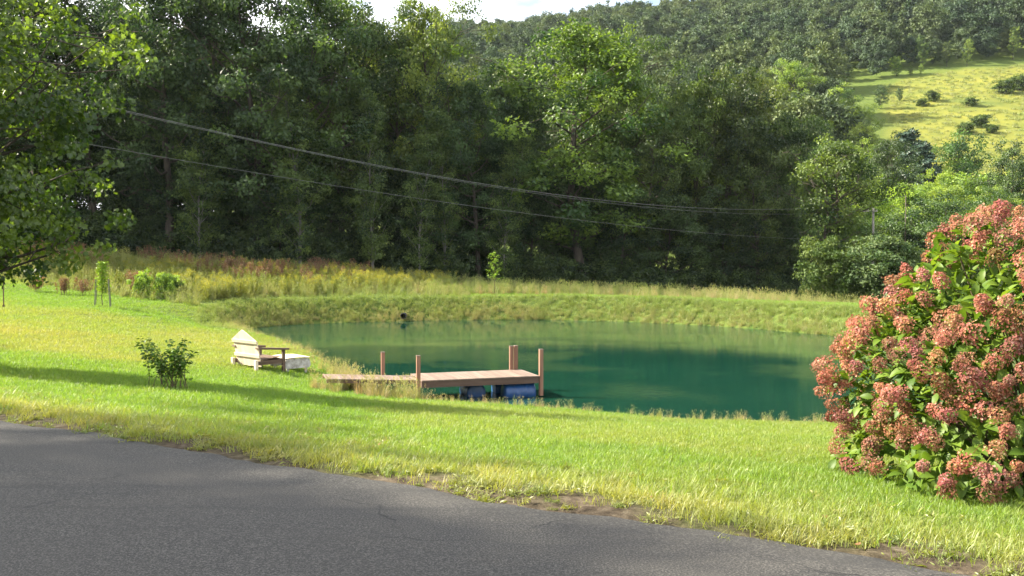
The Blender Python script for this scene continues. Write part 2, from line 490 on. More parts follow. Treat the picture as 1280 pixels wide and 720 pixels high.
def build_ground():
    ang = np.concatenate([np.arange(-42, 42, .2), np.arange(42, 318, 2.0)])
    ang = np.radians(ang)
    rad = np.concatenate([np.arange(.5, 70, .28), 70 * np.exp(np.linspace(0, math.log(1100 / 70), 110))])
    rr, aa = np.meshgrid(rad, ang, indexing='ij')
    x, y = rr * np.sin(aa), rr * np.cos(aa)
    z = height(x, y)
    nr, na = x.shape
    V = np.stack([x, y, z], -1).reshape(-1, 3)
    i, j = np.meshgrid(np.arange(nr - 1), np.arange(na), indexing='ij')
    a = i * na + j; b = i * na + (j + 1) % na
    F = np.stack([a, a + na, b + na, b], -1).reshape(-1, 4)
    cpt = len(V)
    V = np.vstack([V, [0, 0, H1(0, 0)]])
    F3 = np.stack([np.full(na, cpt), np.arange(na), (np.arange(na) + 1) % na], 1)
    me = mesh_of("ground", V, [F3, F], ground_material(),
                 {"soil": soil_mask(V[:, 0], V[:, 1]), "meadow": field_mask(V[:, 0], V[:, 1])}, True)
    tag(link("ground", me), "grassy ground falling to the pond and rising into the far hillside", "ground", kind="structure")
build_ground()

def build_road():
    m, n, l = new_mat("asphalt")
    tc = n.new("ShaderNodeTexCoord"); V = tc.outputs["Object"]
    fine = noise(n, l, 85.0, 4, .78, vec=V)
    mid = noise(n, l, 1.1, 6, .6, vec=V)
    c = ramp(n, l, fine, [(.36, (.012, .012, .012)), (.5, (.038, .036, .033)), (.64, (.140, .131, .116))])
    c = mixrgb(n, l, ramp(n, l, mid, [(.35, 0.0), (.65, .40)]), c, (.050, .046, .041))
    # tyre-worn bands and tar stains
    mp = n.new("ShaderNodeMapping"); mp.inputs["Rotation"].default_value = (0, 0, math.radians(31.3)); mp.inputs["Scale"].default_value = (.35, 3.0, 1)
    l.new(V, mp.inputs["Vector"])
    c = mixrgb(n, l, ramp(n, l, noise(n, l, 1.0, 5, .6, vec=mp.outputs[0]), [(.55, 0.0), (.72, .6)]), c, (.022, .022, .022))
    # cracks
    vo = n.new("ShaderNodeTexVoronoi"); vo.feature = 'DISTANCE_TO_EDGE'; vo.inputs["Scale"].default_value = .55
    ds = n.new("ShaderNodeVectorMath"); ds.operation = 'MULTIPLY_ADD'
    nz = n.new("ShaderNodeTexNoise"); nz.inputs["Scale"].default_value = 1.6; nz.inputs["Detail"].default_value = 6
    l.new(V, nz.inputs["Vector"]); l.new(nz.outputs["Color"], ds.inputs[0]); ds.inputs[1].default_value = (.9, .9, .9); l.new(V, ds.inputs[2])
    l.new(ds.outputs[0], vo.inputs["Vector"])
    crack = ramp(n, l, vo.outputs["Distance"], [(0.0, 1.0), (.010, 0.0)])
    gate = ramp(n, l, noise(n, l, .7, 3, vec=V), [(.5, 0.0), (.6, 1.0)])
    cr = mixrgb(n, l, 1.0, crack, gate, 'MULTIPLY')
    c = mixrgb(n, l, cr, c, (.016, .016, .016))
    p = n.new("ShaderNodeBsdfPrincipled"); l.new(c, p.inputs["Base Color"])
    p.inputs["Roughness"].default_value = .8; p.inputs["Specular IOR Level"].default_value = .35
    bp = n.new("ShaderNodeBump"); bp.inputs["Strength"].default_value = .7; bp.inputs["Distance"].default_value = .006
    l.new(fine, bp.inputs["Height"])
    b2 = n.new("ShaderNodeBump"); b2.invert = True; b2.inputs["Strength"].default_value = .6; b2.inputs["Distance"].default_value = .01
    l.new(cr, b2.inputs["Height"]); l.new(bp.outputs[0], b2.inputs["Normal"]); l.new(b2.outputs[0], p.inputs["Normal"])
    o = n.new("ShaderNodeOutputMaterial"); l.new(p.outputs[0], o.inputs["Surface"])
    t = np.concatenate([np.arange(-70, -12, 1.0), np.arange(-12, 14, .05), np.arange(14, 70, 1.0)])
    bend = .03 * np.clip(-t - 14, 0, None) ** 2
    e0 = .16 * (fnoise(t * .9, t * 0, 31) - .5) * 2 + .07 * (fnoise(t * 6, t * 0, 33) - .5)
    rows = []
    for w in (0.0, -.02, -.3, -1.5, -3.2, -5, -6.6, -6.9):
        s = (e0 if w > -1 else 0) + w - bend
        P = np.array([0, 5.9])[None] + t[:, None] * ROAD_T[None] + s[:, None] * ROAD_N[None]
        crown = .004 + .02 * (1 - ((w + 3.4) / 3.5) ** 2)
        z = np.full(len(t), crown if w < -.01 else -.03)
        rows.append(np.column_stack([P, z]))
    k = len(t)
    V = np.concatenate(rows)
    F = np.concatenate([np.stack([r * k + np.arange(k - 1), (r + 1) * k + np.arange(k - 1), (r + 1) * k + 1 + np.arange(k - 1), r * k + 1 + np.arange(k - 1)], 1) for r in range(len(rows) - 1)])
    me = mesh_of("road", V, [F], m, None, True)
    tag(link("road", me), "worn grey asphalt road crossing the near edge of the lawn", "road", kind="structure")
build_road()

def build_water():
    m, n, l = new_mat("pond_water")
    tc = n.new("ShaderNodeTexCoord")
    p = n.new("ShaderNodeBsdfPrincipled")
    body = ramp(n, l, noise(n, l, .09, 3, .5, vec=tc.outputs["Object"]), [(.3, (.0034, .026, .0165)), (.7, (.0055, .035, .0220))])
    l.new(body, p.inputs["Base Color"]); p.inputs["Specular IOR Level"].default_value = .5
    p.inputs["Roughness"].default_value = .035; p.inputs["IOR"].default_value = 1.33
    mp = n.new("ShaderNodeMapping"); mp.inputs["Scale"].default_value = (1, 1.8, 1); l.new(tc.outputs["Object"], mp.inputs["Vector"])
    f = noise(n, l, 4.2, 4, .6, vec=mp.outputs[0])
    f2 = noise(n, l, .8, 2, .5, vec=mp.outputs[0])
    patch = ramp(n, l, noise(n, l, .11, 3, .55, vec=tc.outputs["Object"]), [(.48, .025), (.66, .28)])
    b1 = n.new("ShaderNodeBump"); b1.inputs["Distance"].default_value = .06
    l.new(patch, b1.inputs["Strength"]); l.new(f, b1.inputs["Height"])
    b2 = n.new("ShaderNodeBump"); b2.inputs["Distance"].default_value = .06; b2.inputs["Strength"].default_value = .035
    l.new(f2, b2.inputs["Height"]); l.new(b1.outputs[0], b2.inputs["Normal"]); l.new(b2.outputs[0], p.inputs["Normal"])
    o = n.new("ShaderNodeOutputMaterial"); l.new(p.outputs[0], o.inputs["Surface"])
    c = POND.mean(0)
    d = POND - c
    P = c + d * (1 + .6 / np.linalg.norm(d, axis=1))[:, None]
    k = len(P)
    V = np.vstack([np.column_stack([P, np.full(k, WATER_Z)]), [c[0], c[1], WATER_Z]])
    i = np.arange(k)
    me = mesh_of("water", V, [np.stack([np.full(k, k), i, (i + 1) % k], 1)], m)
    tag(link("water", me), "still teal green pond water mirroring the bank and wood", "pond", kind="structure")
build_water()

# ------------------------------------------------------------------ trees
def unit(v):
    return v / (np.linalg.norm(v, axis=-1, keepdims=True) + 1e-9)

def tree_meshes(seed, H=20.0, R=5.0, base=.2, limbs=26, clumps=7, per=95, leaf=.30, clump_r=1.15, style='round', trunk_r=.28,
                mat='wood_leaf', bark='bark', tmpl=KITE, twigs=True, flat=.62, droop=0.0, sides=7):
    rng = np.random.default_rng(seed)
    tr, cr = MB(), MB()
    m = 9
    tz = np.linspace(0, .93 * H, m)
    wob = np.cumsum(rng.normal(0, .018 * H, (m, 2)), 0) * np.linspace(0, 1, m)[:, None]
    trunk = np.column_stack([wob, tz])
    rad = trunk_r * np.linspace(1, .12, m) ** .9
    rad[0] *= 1.45
    tr.tube(np.vstack([[trunk[0][0], trunk[0][1], -.6], trunk]), np.concatenate([[rad[0] * 1.15], rad]), sides)
    pts, cid = [], []
    ph = rng.uniform(0, 6.28)
    for k in range(limbs):
        q = (k + rng.uniform(.1, .9)) / limbs
        t = base + (1 - base) * q * .93
        p0 = np.array([np.interp(t * H, tz, trunk[:, 0]), np.interp(t * H, tz, trunk[:, 1]), min(t * H, .92 * H)])
        if style == 'round': f = (math.sin(math.pi * (.16 + .80 * q)) ** .7)
        elif style == 'tall': f = (math.sin(math.pi * (.10 + .84 * q)) ** .6) * (1 - .25 * q)
        elif style == 'column': f = (1 - q) ** .45 * (.55 + .45 * min(1, q * 5))
        elif style == 'cone': f = (1 - q) ** .85 * (.75 + .25 * min(1, q * 6)) + .03
        f *= rng.uniform(.72, 1.18)
        L = max(R * f, .25)
        az = ph + k * 2.39996 + rng.normal(0, .25)
        up = {'round': .15 + .55 * q, 'tall': .35 + .4 * q, 'column': 1.1 + .8 * q, 'cone': -.12 + .35 * q}[style]
        dirv = np.array([math.cos(az), math.sin(az), up + rng.normal(0, .12)])
        s = np.linspace(0, 1, 5)
        bend = np.array([0, 0, 1.0]) * (.22 if style != 'cone' else -.06) * L
        limb = p0 + s[:, None] * dirv * L + (s ** 2)[:, None] * bend + np.vstack([[0, 0, 0], rng.normal(0, .05 * L, (4, 3))])
        r0 = max(trunk_r * .42 * (1 - .65 * q) * min(1, L / R + .2), .018)
        tr.tube(limb, r0 * np.linspace(1, .2, 5), 5, cap=False)
        nc = max(2, int(round(clumps * (.35 + .65 * L / R))))
        for c in range(nc):
            w = .32 + .70 * (c + rng.uniform(.2, .9)) / nc
            on = np.array([np.interp(w, s, limb[:, a]) for a in range(3)])
            spread = (.16 if style in ('column', 'cone') else .26) * L
            cen = on + rng.normal(0, 1, 3) * np.array([1, 1, .7]) * spread + np.array([0, 0, -droop])
            if twigs and rng.random() < .55:
                tr.tube([on, (on + cen) / 2 + rng.normal(0, .05 * L, 3), cen], [r0 * .35, r0 * .22, r0 * .1], 4, cap=False)
            pts.append(cen); cid.append(L)
    pts = np.array(pts)
    nC = len(pts)
    keep = rng.random(nC) > .06
    pts = pts[keep]; nC = len(pts)
    csz = clump_r * rng.uniform(.65, 1.3, nC)
    cnt = np.maximum((per * (csz / clump_r) ** 2).astype(int), 6)
    C = np.repeat(pts, cnt, 0); S = np.repeat(csz, cnt)
    n = len(C)
    v = unit(rng.normal(0, 1, (n, 3)))
    off = v * (rng.random(n) ** .45)[:, None] * S[:, None] * np.array([1, 1, flat])
    P = C + off
    out = unit(P - np.array([0, 0, H * (base + (1 - base) * .45)]))
    N = unit(.75 * v + .6 * out + np.array([0, 0, .3]) + .5 * rng.normal(0, 1, (n, 3)))
    D = unit(rng.normal(0, 1, (n, 3)) + .5 * v + np.array([0, 0, -.35]))
    sh = np.clip(np.repeat(rng.normal(.42, .28, nC), cnt) + rng.normal(0, .16, n), 0, 1)
    ok = P[:, 2] > .15
    cr.leaves(P[ok], D[ok], N[ok], leaf * rng.uniform(.65, 1.35, ok.sum()), tmpl, sh[ok])
    return tr.mesh("trunk", M[bark], True), cr.mesh("crown", M[mat])

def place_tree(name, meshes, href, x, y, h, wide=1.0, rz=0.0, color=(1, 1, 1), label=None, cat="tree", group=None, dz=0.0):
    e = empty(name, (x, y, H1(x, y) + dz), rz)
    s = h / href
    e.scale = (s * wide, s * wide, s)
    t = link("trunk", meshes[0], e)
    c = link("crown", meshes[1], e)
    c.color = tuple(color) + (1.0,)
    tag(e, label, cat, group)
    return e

OAK = [tree_meshes(100 + k, 20, 5.4, .13 + .05 * (k % 3), 30, 8, 125, .25, 1.0, 'round' if k % 2 else 'tall', .30) for k in range(5)]
POPLAR = [tree_meshes(200 + k, 14, 1.9, .03, 44, 6, 70, .17, .52, 'column', .09, bark='pale_bark', twigs=False) for k in range(2)]
BUSHY = [tree_meshes(300 + k, 12, 4.3, .06, 26, 8, 100, .25, .95, 'round', .2) for k in range(3)]
PINE = [tree_meshes(400 + k, 14, 3.4, .10, 42, 6, 60, .34, .6, 'cone', .2, mat='pine_leaf', twigs=False, flat=.45) for k in range(2)]

rng = np.random.default_rng(7)
def wood_edge(x):
    return 74.0 + .24 * (x + 30) + .05 * max(-18 - x, 0) ** 1.5

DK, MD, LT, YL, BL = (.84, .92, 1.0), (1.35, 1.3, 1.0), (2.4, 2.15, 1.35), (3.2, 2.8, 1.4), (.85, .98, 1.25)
WOODG = "broadleaf trees of the wood behind the pond"
# px column, picture row of the top, metres behind the wood's edge, prototype, width, tint, label
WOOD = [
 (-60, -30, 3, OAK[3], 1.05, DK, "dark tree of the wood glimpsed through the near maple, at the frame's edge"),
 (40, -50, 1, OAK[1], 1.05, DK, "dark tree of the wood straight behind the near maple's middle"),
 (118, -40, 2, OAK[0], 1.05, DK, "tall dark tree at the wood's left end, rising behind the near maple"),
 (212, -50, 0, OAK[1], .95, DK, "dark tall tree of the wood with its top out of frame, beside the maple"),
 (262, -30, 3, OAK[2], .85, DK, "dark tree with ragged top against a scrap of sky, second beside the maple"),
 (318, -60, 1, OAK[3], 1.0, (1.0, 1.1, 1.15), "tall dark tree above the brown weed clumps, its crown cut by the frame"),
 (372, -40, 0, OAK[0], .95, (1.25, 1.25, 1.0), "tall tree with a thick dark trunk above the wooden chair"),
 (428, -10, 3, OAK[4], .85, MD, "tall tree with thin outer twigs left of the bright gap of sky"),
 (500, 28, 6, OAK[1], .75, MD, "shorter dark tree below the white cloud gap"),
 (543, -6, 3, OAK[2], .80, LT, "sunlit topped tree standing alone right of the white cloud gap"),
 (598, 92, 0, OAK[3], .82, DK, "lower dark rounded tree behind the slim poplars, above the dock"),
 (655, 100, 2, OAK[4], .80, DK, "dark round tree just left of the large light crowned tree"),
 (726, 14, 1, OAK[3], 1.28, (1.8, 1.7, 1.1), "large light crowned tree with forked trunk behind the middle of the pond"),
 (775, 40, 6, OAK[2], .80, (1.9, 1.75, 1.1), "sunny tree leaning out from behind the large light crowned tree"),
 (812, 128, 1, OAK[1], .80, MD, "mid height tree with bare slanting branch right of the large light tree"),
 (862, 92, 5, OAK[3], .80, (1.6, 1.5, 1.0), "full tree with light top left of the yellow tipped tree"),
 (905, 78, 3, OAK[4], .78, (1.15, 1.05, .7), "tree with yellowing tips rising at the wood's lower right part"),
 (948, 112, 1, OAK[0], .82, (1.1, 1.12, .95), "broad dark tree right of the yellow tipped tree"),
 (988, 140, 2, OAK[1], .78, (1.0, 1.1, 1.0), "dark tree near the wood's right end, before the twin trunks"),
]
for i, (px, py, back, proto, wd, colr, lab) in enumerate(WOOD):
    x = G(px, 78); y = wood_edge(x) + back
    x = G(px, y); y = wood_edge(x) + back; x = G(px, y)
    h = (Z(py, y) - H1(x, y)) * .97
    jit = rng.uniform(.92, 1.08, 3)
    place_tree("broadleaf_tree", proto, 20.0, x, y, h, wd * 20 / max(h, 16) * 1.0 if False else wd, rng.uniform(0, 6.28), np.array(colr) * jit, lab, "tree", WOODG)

for x_, y_, h_, lab_ in [(-46, 73, 22, "tree at the wood's end beyond the frame's left side, shading the rough grass"), (-52, 69, 21, "outermost tree of the wood beyond the frame's left side")]:
    place_tree("broadleaf_tree", OAK[3], 20.0, x_, y_, h_, 1.0, 1.0, DK, lab_, "tree", WOODG)  # unseen trees, added so their shadow falls on the rough grass

TWIN = tree_meshes(150, 13, 3.3, .42, 24, 7, 100, .22, .85, 'round', .21)
y_ = 78.0; x_ = G(1049, y_)
e_ = place_tree("twin_trunk_tree", TWIN, 13.0, x_, y_, (Z(172, y_) - H1(x_, y_)) * .95, 1.0, .4, (1.6, 1.5, 1.0), "light leaved tree on dark twin trunks at the wood's right end", "tree", WOODG)
t_ = link("trunk", TWIN[0], e_); t_.location = (-.75, .2, 0); t_.rotation_euler = (0, .03, 2.0)

POPG = "slim pale stemmed trees at the front of the wood"
for px, py, back, wd, lab in [(375, 95, -3.0, 1.2, "slim grey leaved tree before the dark wood, directly above the wooden chair"),
                              (466, 106, -2.5, 1.0, "slim pale stemmed tree with bright tip, tallest of the slim row"),
                              (524, 133, -2.5, 1.05, "slim pale stemmed tree with broad tip, second tallest of the slim row"),
                              (556, 140, -1.5, 1.0, "slim tree close right of the broad tipped slim tree"),
                              (630, 162, -2.5, 1.15, "slim tree with lone bright tip left of the large light crowned tree"),
                              (250, 105, -2.0, 1.2, "faint slim tree in the deep shade right of the near maple")]:
    x = G(px, 80); y = wood_edge(x) + back; x = G(px, y); y = wood_edge(x) + back; x = G(px, y)
    h = Z(py, y) - H1(x, y)
    place_tree("slim_tree", POPLAR[int(rng.integers(2))], 14.0, x, y, h, wd * .95, rng.uniform(0, 6.28), (1.6, 1.5, 1.35), lab, "tree", POPG)

# lower trees that close the foot of the wood, and trees deep inside it
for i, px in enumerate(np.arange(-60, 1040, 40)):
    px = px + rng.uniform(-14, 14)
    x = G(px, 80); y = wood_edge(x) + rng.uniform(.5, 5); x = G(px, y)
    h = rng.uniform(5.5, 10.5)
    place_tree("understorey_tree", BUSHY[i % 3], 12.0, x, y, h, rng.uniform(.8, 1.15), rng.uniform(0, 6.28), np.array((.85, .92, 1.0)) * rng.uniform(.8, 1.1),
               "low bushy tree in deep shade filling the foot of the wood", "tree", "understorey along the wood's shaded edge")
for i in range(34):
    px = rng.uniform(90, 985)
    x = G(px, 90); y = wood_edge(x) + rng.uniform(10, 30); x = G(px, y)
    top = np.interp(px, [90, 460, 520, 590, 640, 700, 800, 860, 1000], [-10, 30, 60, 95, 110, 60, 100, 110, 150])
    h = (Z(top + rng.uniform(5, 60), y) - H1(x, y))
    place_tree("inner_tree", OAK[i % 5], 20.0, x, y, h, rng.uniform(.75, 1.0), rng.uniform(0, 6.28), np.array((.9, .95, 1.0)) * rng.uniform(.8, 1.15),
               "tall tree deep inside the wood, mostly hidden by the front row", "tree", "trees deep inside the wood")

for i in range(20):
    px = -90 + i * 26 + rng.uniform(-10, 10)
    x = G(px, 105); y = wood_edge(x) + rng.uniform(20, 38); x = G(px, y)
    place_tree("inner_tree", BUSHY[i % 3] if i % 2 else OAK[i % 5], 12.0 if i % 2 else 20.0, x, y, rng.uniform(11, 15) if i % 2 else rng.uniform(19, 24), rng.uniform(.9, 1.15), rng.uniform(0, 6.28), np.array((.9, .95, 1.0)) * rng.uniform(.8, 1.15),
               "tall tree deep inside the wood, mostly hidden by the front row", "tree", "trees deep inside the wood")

# trees on the right, below and beside the hillside meadow
SLOPEG = "trees on the slope right of the wood"
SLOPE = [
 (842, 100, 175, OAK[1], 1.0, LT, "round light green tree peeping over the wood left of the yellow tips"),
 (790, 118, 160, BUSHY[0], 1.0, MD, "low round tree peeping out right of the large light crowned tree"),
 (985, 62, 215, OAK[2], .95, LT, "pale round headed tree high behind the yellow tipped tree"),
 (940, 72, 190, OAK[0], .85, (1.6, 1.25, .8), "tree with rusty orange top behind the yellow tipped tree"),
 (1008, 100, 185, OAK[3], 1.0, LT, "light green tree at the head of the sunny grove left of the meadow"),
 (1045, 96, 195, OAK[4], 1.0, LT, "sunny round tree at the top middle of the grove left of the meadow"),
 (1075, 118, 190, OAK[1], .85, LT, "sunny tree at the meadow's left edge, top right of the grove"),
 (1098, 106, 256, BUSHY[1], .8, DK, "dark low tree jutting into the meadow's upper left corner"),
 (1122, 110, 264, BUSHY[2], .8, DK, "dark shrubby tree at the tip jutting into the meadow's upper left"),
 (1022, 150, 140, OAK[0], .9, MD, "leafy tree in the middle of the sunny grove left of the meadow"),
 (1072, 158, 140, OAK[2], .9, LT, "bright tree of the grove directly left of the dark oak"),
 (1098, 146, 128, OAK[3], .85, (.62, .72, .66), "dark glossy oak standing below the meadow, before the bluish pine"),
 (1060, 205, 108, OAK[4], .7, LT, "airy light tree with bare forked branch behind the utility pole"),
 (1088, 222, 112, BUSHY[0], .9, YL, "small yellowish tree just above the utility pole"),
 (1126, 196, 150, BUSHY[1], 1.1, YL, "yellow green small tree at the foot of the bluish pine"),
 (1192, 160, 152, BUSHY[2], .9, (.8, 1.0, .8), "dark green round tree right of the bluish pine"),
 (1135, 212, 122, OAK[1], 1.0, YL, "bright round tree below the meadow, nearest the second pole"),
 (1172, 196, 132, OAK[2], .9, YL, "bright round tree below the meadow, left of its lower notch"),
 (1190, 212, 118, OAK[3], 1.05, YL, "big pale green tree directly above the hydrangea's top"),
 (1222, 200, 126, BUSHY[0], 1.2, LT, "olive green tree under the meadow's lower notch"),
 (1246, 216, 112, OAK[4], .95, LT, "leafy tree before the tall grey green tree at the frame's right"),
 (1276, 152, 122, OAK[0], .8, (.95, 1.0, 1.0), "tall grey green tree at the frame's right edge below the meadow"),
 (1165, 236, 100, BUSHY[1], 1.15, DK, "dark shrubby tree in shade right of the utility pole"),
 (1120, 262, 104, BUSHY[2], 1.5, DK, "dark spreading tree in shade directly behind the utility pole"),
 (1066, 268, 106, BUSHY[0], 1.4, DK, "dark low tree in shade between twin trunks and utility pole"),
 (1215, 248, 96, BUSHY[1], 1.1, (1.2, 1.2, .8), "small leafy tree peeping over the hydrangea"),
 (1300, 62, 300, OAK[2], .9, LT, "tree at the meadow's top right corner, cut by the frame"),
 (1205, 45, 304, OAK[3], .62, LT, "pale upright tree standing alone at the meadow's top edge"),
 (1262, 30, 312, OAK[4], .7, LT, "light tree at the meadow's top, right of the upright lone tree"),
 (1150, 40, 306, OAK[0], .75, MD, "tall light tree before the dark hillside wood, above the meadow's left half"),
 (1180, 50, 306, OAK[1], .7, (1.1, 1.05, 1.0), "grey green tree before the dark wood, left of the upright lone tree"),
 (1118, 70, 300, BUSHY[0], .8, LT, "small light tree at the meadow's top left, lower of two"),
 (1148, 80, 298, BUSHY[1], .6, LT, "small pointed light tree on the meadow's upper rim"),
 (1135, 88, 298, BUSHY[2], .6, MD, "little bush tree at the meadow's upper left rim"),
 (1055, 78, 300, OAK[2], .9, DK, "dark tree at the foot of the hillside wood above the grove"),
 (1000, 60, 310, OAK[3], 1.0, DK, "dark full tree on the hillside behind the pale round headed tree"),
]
for (px, py, y, proto, wd, colr, lab) in SLOPE:
    x = G(px, y)
    h = max((Z(py, y) - H1(x, y)) * .87, 3.2)
    href = 20.0 if any(proto is o for o in OAK) else 12.0
    if h < 9 and href == 20.0: wd *= 1.15
    if h > 22: wd *= 22 / h + .1
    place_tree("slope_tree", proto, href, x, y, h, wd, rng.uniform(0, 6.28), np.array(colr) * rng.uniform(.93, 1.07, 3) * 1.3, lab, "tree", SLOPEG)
for px, py, y, wd, lab in [(1132, 156, 150, .95, "bluish pine below the meadow, right of the dark oak"),
                           (1150, 172, 146, .8, "smaller bluish pine beside the dark green round tree")]:
    x = G(px, y)
    place_tree("pine_tree", PINE[0], 14.0, x, y, Z(py, y) - H1(x, y), wd * 1.5, 1.0, (1, 1.05, 1.15), lab, "tree", "bluish pines below the meadow")

# bushes standing in the meadow
BUSH = [tree_meshes(500 + k, 3.0, 1.9, .02, 16, 6, 60, .30, .55, 'round', .06, twigs=False) for k in range(3)]
SILVER = tree_meshes(520, 5.0, 2.6, .02, 26, 7, 90, .20, .6, 'tall', .08, mat='silver_leaf')
for px, py, w, lab in [(1222, 154, 1.0, "dark olive bush in the meadow, by the middle of its right half"),
                       (1210, 128, .8, "grey green bush in the upper meadow, left of the long bush row"),
                       (1252, 112, 1.2, "dark bush in the upper meadow, left end of the bush row"),
                       (1270, 108, 1.4, "dark bush in the upper meadow, right end of the bush row"),
                       (1205, 162, .9, "low dark bush in the lower meadow, left one of two"),
                       (1236, 161, .7, "low dark bush in the lower meadow, right one of two"),
                       (1164, 122, .9, "pale green bush in the meadow's upper left"),
                       (1150, 128, .7, "small pale bush beside the meadow's upper left bush")]:
    lo, hi = 150.0, 300.0
    for _ in range(40):       # walk up the slope to the place seen at that height
        mid = (lo + hi) / 2
        if H1(G(px, mid), mid) < Z(py + 6, mid): lo = mid
        else: hi = mid
    x = G(px, lo)
    place_tree("meadow_bush", BUSH[int(rng.integers(3))], 3.0, x, lo, 2.6 * w, 1.25, rng.uniform(0, 6), (1.5, 1.4, 1.1), lab, "bush", "bushes in the hillside meadow")

for px, y, h, wd, colr, lab in [(1104, 66, 4.9, 1.25, (1, 1, 1), "large silvery green bush at the foot of the utility pole"),
                                (1030, 68, 4.8, .85, (1.0, 1.0, .62), "yellow green bush beside the dark twin trunks"),
                                (1068, 70, 3.8, .9, (.85, .9, .8), "smaller silvery bush between twin trunks and utility pole")]:
    x = G(px, y)
    place_tree("silvery_bush", SILVER, 5.0, x, y, h, wd, rng.uniform(0, 6), colr, lab, "bush", "sunlit bushes at the wood's right end")

# ------------------------------------------------------------------ scattered growth (uncountable)
def scatter(name, P, rz, tilt, sc, idx, tint, variants, label, cat):
    """growth nobody could count: one object whose points carry small plants"""
    me = bpy.data.meshes.new(name)
    n = len(P)
    me.vertices.add(n)
    me.vertices.foreach_set("co", np.asarray(P, np.float32).ravel())
    a = me.attributes.new("rot", 'FLOAT_VECTOR', 'POINT')
    a.data.foreach_set("vector", np.column_stack([tilt[:, 0], tilt[:, 1], rz]).astype(np.float32).ravel())
    for nm, v in (("size", sc), ("tint", tint)):
        a = me.attributes.new(nm, 'FLOAT', 'POINT'); a.data.foreach_set("value", np.asarray(v, np.float32))
    a = me.attributes.new("pick", 'INT', 'POINT'); a.data.foreach_set("value", np.asarray(idx, np.int32))
    o = link(name, me)
    col = bpy.data.collections.new(name + "_sources")
    for k, vm in enumerate(variants):
        col.objects.link(bpy.data.objects.new("%s_source_%02d" % (name, k), vm))
    ng = bpy.data.node_groups.new(name + "_scatter", 'GeometryNodeTree')
    ng.interface.new_socket("Geometry", in_out='INPUT', socket_type='NodeSocketGeometry')
    ng.interface.new_socket("Geometry", in_out='OUTPUT', socket_type='NodeSocketGeometry')
    N, L = ng.nodes, ng.links
    gi, go = N.new("NodeGroupInput"), N.new("NodeGroupOutput")
    ip = N.new("GeometryNodeInstanceOnPoints")
    ci = N.new("GeometryNodeCollectionInfo")
    ci.inputs["Collection"].default_value = col
    ci.inputs["Separate Children"].default_value = True
    ci.inputs["Reset Children"].default_value = True
    def na(nm, typ):
        q = N.new("GeometryNodeInputNamedAttribute"); q.data_type = typ; q.inputs["Name"].default_value = nm
        return q.outputs["Attribute"]
    L.new(gi.outputs[0], ip.inputs["Points"])
    L.new(ci.outputs[0], ip.inputs["Instance"])
    ip.inputs["Pick Instance"].default_value = True
    L.new(na("pick", 'INT'), ip.inputs["Instance Index"])
    L.new(na("rot", 'FLOAT_VECTOR'), ip.inputs["Rotation"])
    L.new(na("size", 'FLOAT'), ip.inputs["Scale"])
    L.new(ip.outputs[0], go.inputs[0])
    md = o.modifiers.new("scatter", 'NODES'); md.node_group = ng
    tag(o, label, cat, kind="stuff")
    return o

def blades(mb, n, R, hlo, hhi, w, lean, rng, seg=3, shade=(.0, 1.0)):
    """curved grass blades round the origin"""
    r = R * np.sqrt(rng.random(n)); a = rng.uniform(0, 6.283, n)
    base = np.column_stack([r * np.cos(a), r * np.sin(a), np.full(n, -.01)])
    h = rng.uniform(hlo, hhi, n); az = rng.uniform(0, 6.283, n); ln = lean * rng.uniform(.2, 1.3, n)
    D = np.column_stack([np.cos(az), np.sin(az), np.zeros(n)])
    S = np.column_stack([-np.sin(az + rng.normal(0, .6, n)), np.cos(az), np.zeros(n)])
    ww = w * rng.uniform(.6, 1.3, n)
    V = np.zeros((n, 2 * seg + 1, 3))
    for k in range(seg + 1):
        t = k / seg
        c = base + np.array([0, 0, 1.0]) * (h * (t - .35 * np.minimum(ln, 1.5) * t * t * .5))[:, None] + D * (h * ln * t ** 1.8)[:, None]
        if k < seg:
            wk = (ww * (1 - .65 * t))[:, None]
            V[:, 2 * k] = c - S * wk; V[:, 2 * k + 1] = c + S * wk
        else:
            V[:, 2 * seg] = c
    f = []
    for k in range(seg - 1):
        f += [[2 * k, 2 * k + 1, 2 * k + 3], [2 * k, 2 * k + 3, 2 * k + 2]]
    f.append([2 * seg - 2, 2 * seg - 1, 2 * seg])
    F = (np.array(f)[None] + (np.arange(n) * (2 * seg + 1))[:, None, None]).reshape(-1, 3)
    mb.add(V.reshape(-1, 3), F, None, np.repeat(rng.uniform(shade[0], shade[1], n), 2 * seg + 1))
    return base + np.array([0, 0, 1.0]) * (h * (1 - .35 * np.minimum(ln, 1.5) * .5))[:, None] + D * (h * ln)[:, None]

grng = np.random.default_rng(11)
def tuft(mat, n, R, hlo, hhi, w, lean, seg=2):
    mb = MB(); blades(mb, n, R, hlo, hhi, w, lean, grng, seg); return mb.mesh("tuft", M[mat])
LAWN = [tuft('lawn', 46, .12, .025, .062, .0024, .75) for _ in range(4)]
LONG = [tuft('lawn', 34, .11, .05, .12, .0028, .9, 3) for _ in range(3)]
def seedy(mat, n, R, hlo, hhi, heads):
    mb = MB(); blades(mb, n, R, hlo * .5, hhi * .75, .006, .45, grng, 3)
    tip = blades(mb, heads, R, hlo, hhi, .003, .28, grng, 3, (.8, 1.0))
    k = 9
    P = np.repeat(tip, k, 0) + grng.normal(0, .02, (len(tip) * k, 3)) * np.array([.7, .7, 2.2])
    mb.leaves(P, unit(grng.normal(0, .5, P.shape) + np.array([0, 0, .9])), unit(grng.normal(0, 1, P.shape)), .035, KITE, grng.uniform(.85, 1, len(P)))
    return mb.mesh("tuft", M[mat])
TALL = [seedy('tall_grass', 46, .16, .45, .85, 9) for _ in range(4)]
MEDIUM = [seedy('tall_grass', 60, .20, .28, .50, 4) for _ in range(3)]
